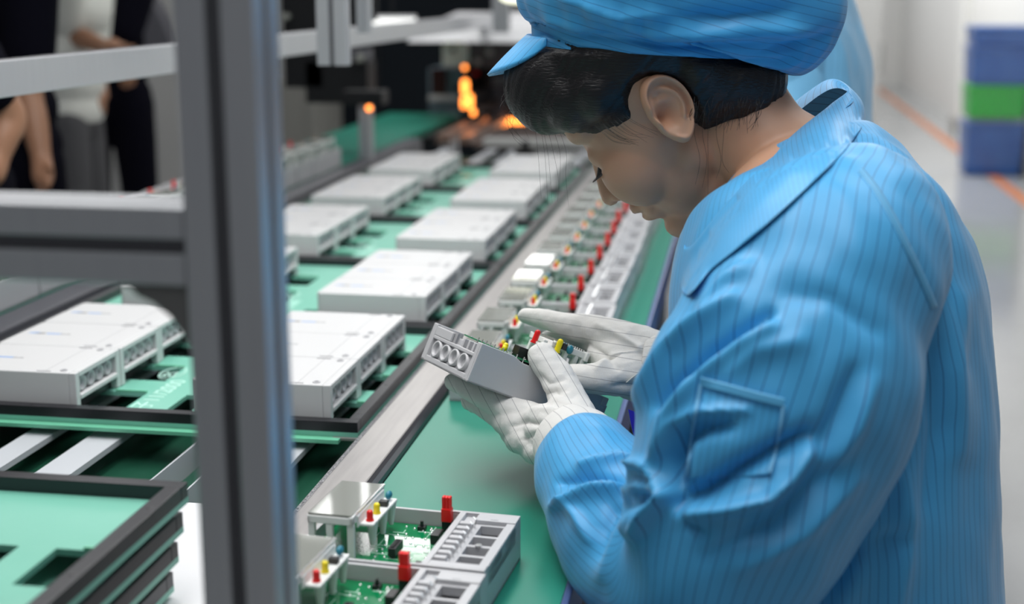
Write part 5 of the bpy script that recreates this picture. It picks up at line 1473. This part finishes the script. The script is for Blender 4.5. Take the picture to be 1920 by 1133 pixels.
# display module standing on the board near the thumb
mb = MB(); z = hh_ + 0.027
mb.box(0.098, 0.142, 0.030, 0.034, z - 0.004, z + 0.003); mb.box(0.098, 0.142, 0.082, 0.088, z - 0.004, z + 0.003); mb.box(0.098, 0.102, 0.03, 0.088, z - 0.004, z + 0.002); mb.box(0.138, 0.142, 0.03, 0.092, z - 0.006, z + 0.004)
mb.box(0.086, 0.098, 0.058, 0.086, z - 0.008, z - 0.005)
for (a, b) in ((0.102, 0.085), (0.130, 0.085), (0.139, 0.085), (0.102, 0.034), (0.139, 0.034), (0.090, 0.080), (0.116, 0.085)): mb.box(a - 0.0025, a + 0.0025, b - 0.0025, b + 0.0025, hh_, z)
hb_(mb, 'display_frame', M['frame_white'], 0.0008)
mb = MB(); mb.box(0.100, 0.140, 0.034, 0.082, z + 0.003, z + 0.005); hb_(mb, 'display_glass', M['glass'])
mb = MB()
for i in range(12): mb.box(0.103 + i * 0.003, 0.1045 + i * 0.003, 0.081, 0.085, z + 0.003, z + 0.0052)
hb_(mb, 'display_pins', M['solder'])


def led(x, y, m, nm, tilt=0.004):
    mb = MB(); mb.cyl((x, y, z - 0.008), (x - tilt * 0.0, y, z + 0.004), 0.0032, n=16); mb.sph((x, y, z + 0.004), 0.0032, 14, 8); mb.cyl((x, y, z - 0.008), (x, y, z - 0.006), 0.004, n=16); hb_(mb, nm, m, smooth=False)


led(0.086, 0.066, M['red'], 'red_indicator'); led(0.102, 0.090, M['yellow'], 'yellow_indicator')
mb = MB(); mb.ell((0.116, 0.091, z), [(0.004, 0, 0), (0, 0.0035, 0), (0, 0, 0.005)]); hb_(mb, 'blue_capacitor', M['teal_part'], smooth=True)
mb = MB(); mb.box(0.106, 0.112, 0.086, 0.091, z - 0.003, z + 0.004); hb_(mb, 'sensor', M['chip'], 0.0005)
mb = MB(); mb.box(hl_ - 0.001, hl_ + 0.004, 0.02, hw_ - 0.004, 0.0, hh_ - 0.014).box(hl_ - 0.008, hl_ - 0.001, hw_ - 0.006, hw_ + 0.001, hh_ - 0.016, hh_ - 0.007); hb_(mb, 'end_cover', M['case'], 0.0008)

# ------------------------------------------------------------------ other people
def standing(name, label, base, face, h, shirt, trousers, arms, short=True, skin='skin_brown', lean=0.0, seated=False):
    """adult figure; arms = ((shoulder side, elbow, wrist, hand tip) in world points)"""
    root = thing('person', label, 'person', (base[0], base[1], 0))
    F_ = Vector((math.cos(face), math.sin(face), 0)); S_ = Vector((-F_.y, F_.x, 0)); B_ = Vector((base[0], base[1], 0)); k = h / 1.72
    pt = lambda f, s, z_: B_ + F_ * f * k + S_ * s * k + Vector((0, 0, z_ * k))
    mb = MB()
    mb.ell(pt(0.01 + lean, 0, 1.61), [F_ * 0.095 * k, S_ * 0.075 * k, Vector((0, 0, 0.115 * k))], 20, 14); mb.ell(pt(0.035 + lean, 0, 1.56), [F_ * 0.06 * k, S_ * 0.055 * k, Vector((0, 0, 0.07 * k))], 16, 10)
    mb.sph(pt(0.115 + lean, 0, 1.585), 0.014 * k)
    mb.chain([pt(-0.01 + lean, 0, 1.54), pt(-0.01 + lean * 0.8, 0, 1.42)], [0.055 * k, 0.06 * k], 16, 5)
    for z_, a, b in ((1.36, 0.10, 0.17), (1.24, 0.105, 0.16), (1.10, 0.095, 0.14), (0.96, 0.105, 0.155), (0.88, 0.11, 0.165)):
        mb.ell(pt(lean * (z_ - 0.9) * 1.6, 0, z_), [F_ * a * k, S_ * b * k, Vector((0, 0, 0.11 * k))], 20, 12)
    for s in (1, -1):
        mb.chain([pt(0, s * 0.09, 0.86), pt(0.02, s * 0.10, 0.48), pt(0, s * 0.10, 0.09)], [0.085 * k, 0.06 * k, 0.04 * k], 16, 8)
        mb.chain([pt(-0.04, s * 0.10, 0.045), pt(0.13, s * 0.11, 0.035)], [0.04 * k, 0.035 * k], 12, 4)
    sl = []
    for (s, el, wr, tip) in arms:
        sh = pt(lean * 0.8, s * 0.185, 1.38); el, wr, tip = Vector(el), Vector(wr), Vector(tip)
        mb.chain([sh, (sh + el) / 2, el, (el + wr) / 2, wr], [0.052 * k, 0.046 * k, 0.038 * k, 0.036 * k, 0.026 * k], 14, 6)
        d = (tip - wr); sd = d.cross(Vector((0, 0, 1)) if abs(d.normalized().z) < 0.8 else F_).normalized()
        mb.chain([wr, wr + d * 0.5], [0.028 * k, 0.030 * k], 12, 4)
        for i in range(4):
            o_ = sd * (i - 1.5) * 0.018 * k; mb.chain([wr + d * 0.45 + o_ * 0.8, wr + d * 0.8 + o_, wr + d * (1.0 - 0.05 * abs(i - 1)) + o_ * 0.9], [0.0105 * k, 0.0095 * k, 0.008 * k], 8, 3)
        mb.chain([wr + d * 0.15 + sd * 0.02 * k, wr + d * 0.45 + sd * 0.045 * k], [0.012 * k, 0.009 * k], 8, 3)
        sl.append((sh, el))
    me = remesh(mb, 0.009, 4, 0.5, 'body'); me.materials.append(M[skin]); o = link('body', me); attach(o, root)
    mb = MB()
    for z_, a, b in ((1.37, 0.115, 0.19), (1.24, 0.125, 0.185), (1.10, 0.12, 0.165), (0.98, 0.125, 0.175), (0.88, 0.13, 0.182)):
        mb.ell(pt(lean * (z_ - 0.9) * 1.6, 0, z_), [F_ * a * k, S_ * b * k, Vector((0, 0, 0.11 * k))], 20, 12)
    for (sh, el) in sl:
        e2 = sh + (el - sh) * (0.72 if short else 1.0); mb.chain([sh, (sh + e2) / 2, e2], [0.075 * k, 0.072 * k, 0.07 * k], 14, 6)
    me = remesh(mb, 0.009, 5, 0.5, 'shirt'); me.materials.append(M[shirt]); o = link('shirt', me); attach(o, root)
    mb = MB(); mb.ell(pt(0, 0, 0.86), [F_ * 0.118 * k, S_ * 0.172 * k, Vector((0, 0, 0.12 * k))], 20, 12)
    for s in (1, -1): mb.chain([pt(0, s * 0.09, 0.84), pt(0.02, s * 0.10, 0.48), pt(0.0, s * 0.10, 0.12)], [0.098 * k, 0.078 * k, 0.062 * k], 16, 8)
    me = remesh(mb, 0.009, 4, 0.5, 'trousers'); me.materials.append(M[trousers]); o = link('trousers', me); attach(o, root)
    mb = MB()
    for s in (1, -1): mb.chain([pt(-0.05, s * 0.10, 0.048), pt(0.14, s * 0.11, 0.042)], [0.048 * k, 0.042 * k], 14, 5)
    o = mb.build('shoes', M['black_cloth'], None, smooth=True); attach(o, root)
    mb = MB(); mb.ell(pt(-0.015 + lean, 0, 1.645), [F_ * 0.098 * k, S_ * 0.083 * k, Vector((0, 0, 0.10 * k))], 20, 12); o = mb.build('hair', M['hair'], None, smooth=True); attach(o, root)
    return root


# man in the white shirt, facing right, forearm raised over his work
b = P(128, 200, 5.1)
standing('m', 'person in white t-shirt and grey trousers, forearm bent forward', (b.x, b.y), math.radians(8), 1.70, 'white_cloth', 'grey_cloth',
         ((-1, P(132, 62, 4.95), P(196, 88, 4.85), P(228, 84, 4.8)), (1, P(168, 110, 5.2), P(186, 150, 5.15), P(192, 210, 5.1))), lean=0.10)
b = P(205, 200, 5.75)
standing('m', 'person in all black clothes standing just behind the white t-shirt', (b.x, b.y), math.radians(95), 1.72, 'black_cloth', 'black_cloth',
         ((1, P(170, 60, 5.6), P(180, 120, 5.6), P(186, 170, 5.55)), (-1, P(236, 60, 5.6), P(238, 120, 5.6), P(240, 165, 5.6))), short=False)
b = P(8, 200, 3.75)
standing('m', 'person in black t-shirt with a bare arm hanging down, near the left edge', (b.x, b.y), math.radians(60), 1.74, 'black_cloth', 'black_cloth',
         ((-1, P(52, 160, 3.62), P(78, 300, 3.6), P(84, 362, 3.58)), (1, P(-90, 160, 3.8), P(-90, 290, 3.75), P(-90, 340, 3.7))))
b = P(-95, 240, 2.75)
standing('m', 'person in loose black sleeve reaching in at the left edge of the photo', (b.x, b.y), math.radians(20), 1.60, 'black_cloth', 'black_cloth',
         ((-1, P(14, 212, 2.70), P(-6, 300, 2.68), P(-24, 350, 2.66)), (1, P(-180, 240, 2.8), P(-180, 320, 2.8), P(-180, 380, 2.8))), short=True)

# second worker in pale blue behind her
w2 = thing('person', 'second worker in pale blue coat seen behind the woman, only back and shoulder in view', 'person', (0.42, 2.55, 0))
F2 = Vector((-0.97, 0.2, 0)).normalized(); S2 = Vector((-0.2, -0.97, 0))
D2 = 2.35
mb = MB()
for (x, y, a, b_) in ((1495, -20, 0.08, 0.16), (1500, 120, 0.085, 0.15), (1510, 260, 0.085, 0.14), (1515, 400, 0.09, 0.14), (1515, 560, 0.10, 0.15)):
    mb.ell(P(x, y, D2), [F2 * a, S2 * b_, Vector((0, 0, 0.12))], 20, 12)
hc = P(1440, -215, D2)
mb.ell(hc, [F2 * 0.095, S2 * 0.075, Vector((0, 0, 0.11))], 20, 12); mb.ell(hc + F2 * 0.04 - Vector((0, 0, 0.05)), [F2 * 0.055, S2 * 0.055, Vector((0, 0, 0.07))], 16, 10); mb.sph(hc + F2 * 0.11 - Vector((0, 0, 0.03)), 0.013)
mb.chain([hc - Vector((0, 0, 0.05)), P(1480, -60, D2)], [0.055, 0.07], 16, 6)
hb2 = P(1525, 600, D2)
for s in (1, -1):
    hp = Vector((hb2.x, hb2.y, 0.52)) + S2 * 0.09 * s; kn = hp + F2 * 0.36; kn.z = 0.52; ft = Vector((kn.x, kn.y, 0.06))
    mb.chain([hp, kn, ft], [0.08, 0.055, 0.04], 14, 8); mb.chain([ft, ft + F2 * 0.12 - Vector((0, 0, 0.02))], [0.036, 0.03], 10, 4)
    sh = P(1505, 10, D2) + S2 * 0.17 * s; el = sh + Vector((0.0, 0, -0.27)) + F2 * 0.0; wr = el + F2 * 0.05 + Vector((0, 0, -0.02))
    mb.chain([sh, el, wr], [0.036, 0.032, 0.025], 12, 6)
    for i in range(4): mb.chain([wr, wr + F2 * 0.06 + S2 * (i - 1.5) * 0.018, wr + F2 * (0.15 - 0.01 * abs(i - 1)) + S2 * (i - 1.5) * 0.018 - Vector((0, 0, 0.02))], [0.015, 0.0095, 0.008], 8, 4)
    mb.chain([wr + F2 * 0.02, wr + F2 * 0.07 - S2 * s * 0.045], [0.013, 0.009], 8, 3)
mb.ell(Vector((hb2.x, hb2.y, 0.58)), [F2 * 0.12, S2 * 0.16, Vector((0, 0, 0.13))], 20, 12)
me = remesh(mb, 0.008, 4, 0.5, 'body'); me.materials.append(M['skin']); o = link('body', me); attach(o, w2)
keys = [(P(1500, 640, D2), 0.20, 0.24), (P(1515, 400, D2), 0.150, 0.22), (P(1510, 260, D2), 0.112, 0.20), (P(1500, 140, D2), 0.113, 0.20), (P(1492, 60, D2), 0.106, 0.20), (P(1484, -20, D2), 0.092, 0.17), (P(1478, -80, D2), 0.062, 0.09)]
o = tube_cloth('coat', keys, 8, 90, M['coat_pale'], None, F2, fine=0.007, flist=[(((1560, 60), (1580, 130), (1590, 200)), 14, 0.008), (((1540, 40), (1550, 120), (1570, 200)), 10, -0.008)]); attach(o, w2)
for s in (1, -1):
    sh = P(1505, 10, D2) + S2 * 0.16 * s; el = sh + Vector((0.0, 0, -0.27)) + F2 * 0.0; wr = el + F2 * 0.04 + Vector((0, 0, -0.02))
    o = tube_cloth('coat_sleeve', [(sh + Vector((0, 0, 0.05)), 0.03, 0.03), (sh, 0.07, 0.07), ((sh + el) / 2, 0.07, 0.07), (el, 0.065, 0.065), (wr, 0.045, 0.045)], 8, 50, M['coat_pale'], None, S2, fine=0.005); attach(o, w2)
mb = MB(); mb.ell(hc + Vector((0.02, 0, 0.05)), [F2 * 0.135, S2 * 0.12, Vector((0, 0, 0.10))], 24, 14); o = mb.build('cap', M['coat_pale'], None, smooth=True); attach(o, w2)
for s in (1, -1):
    hp = Vector((hb2.x, hb2.y, 0.52)) + S2 * 0.09 * s; kn = hp + F2 * 0.36; kn.z = 0.52; ft = Vector((kn.x, kn.y, 0.10))
    mb = MB(); mb.chain([hp, kn, ft], [0.09, 0.068, 0.055], 16, 8); o = mb.build('trouser_leg', M['dark_grey'], None, smooth=True); attach(o, w2)
    mb = MB(); mb.chain([ft - Vector((0, 0, 0.055)) - F2 * 0.04, ft + F2 * 0.12 - Vector((0, 0, 0.06))], [0.042, 0.038], 14, 4); o = mb.build('shoe', M['black_cloth'], None, smooth=True); attach(o, w2)
st = thing('stool', 'dark stool under the second worker behind the bench', 'stool', (hb2.x, hb2.y, 0))
MB().cyl((0, 0, 0.38), (0, 0, 0.43), 0.17, n=28).build('seat', M['black_cloth'], st, 0.01)
MB().cyl((0, 0, 0.0), (0, 0, 0.38), 0.025).build('column', M['alu'], st)
MB().cyl((0, 0, 0.0), (0, 0, 0.025), 0.2, 0.18, n=28).build('base', M['dark'], st)
bpy.context.view_layer.update()
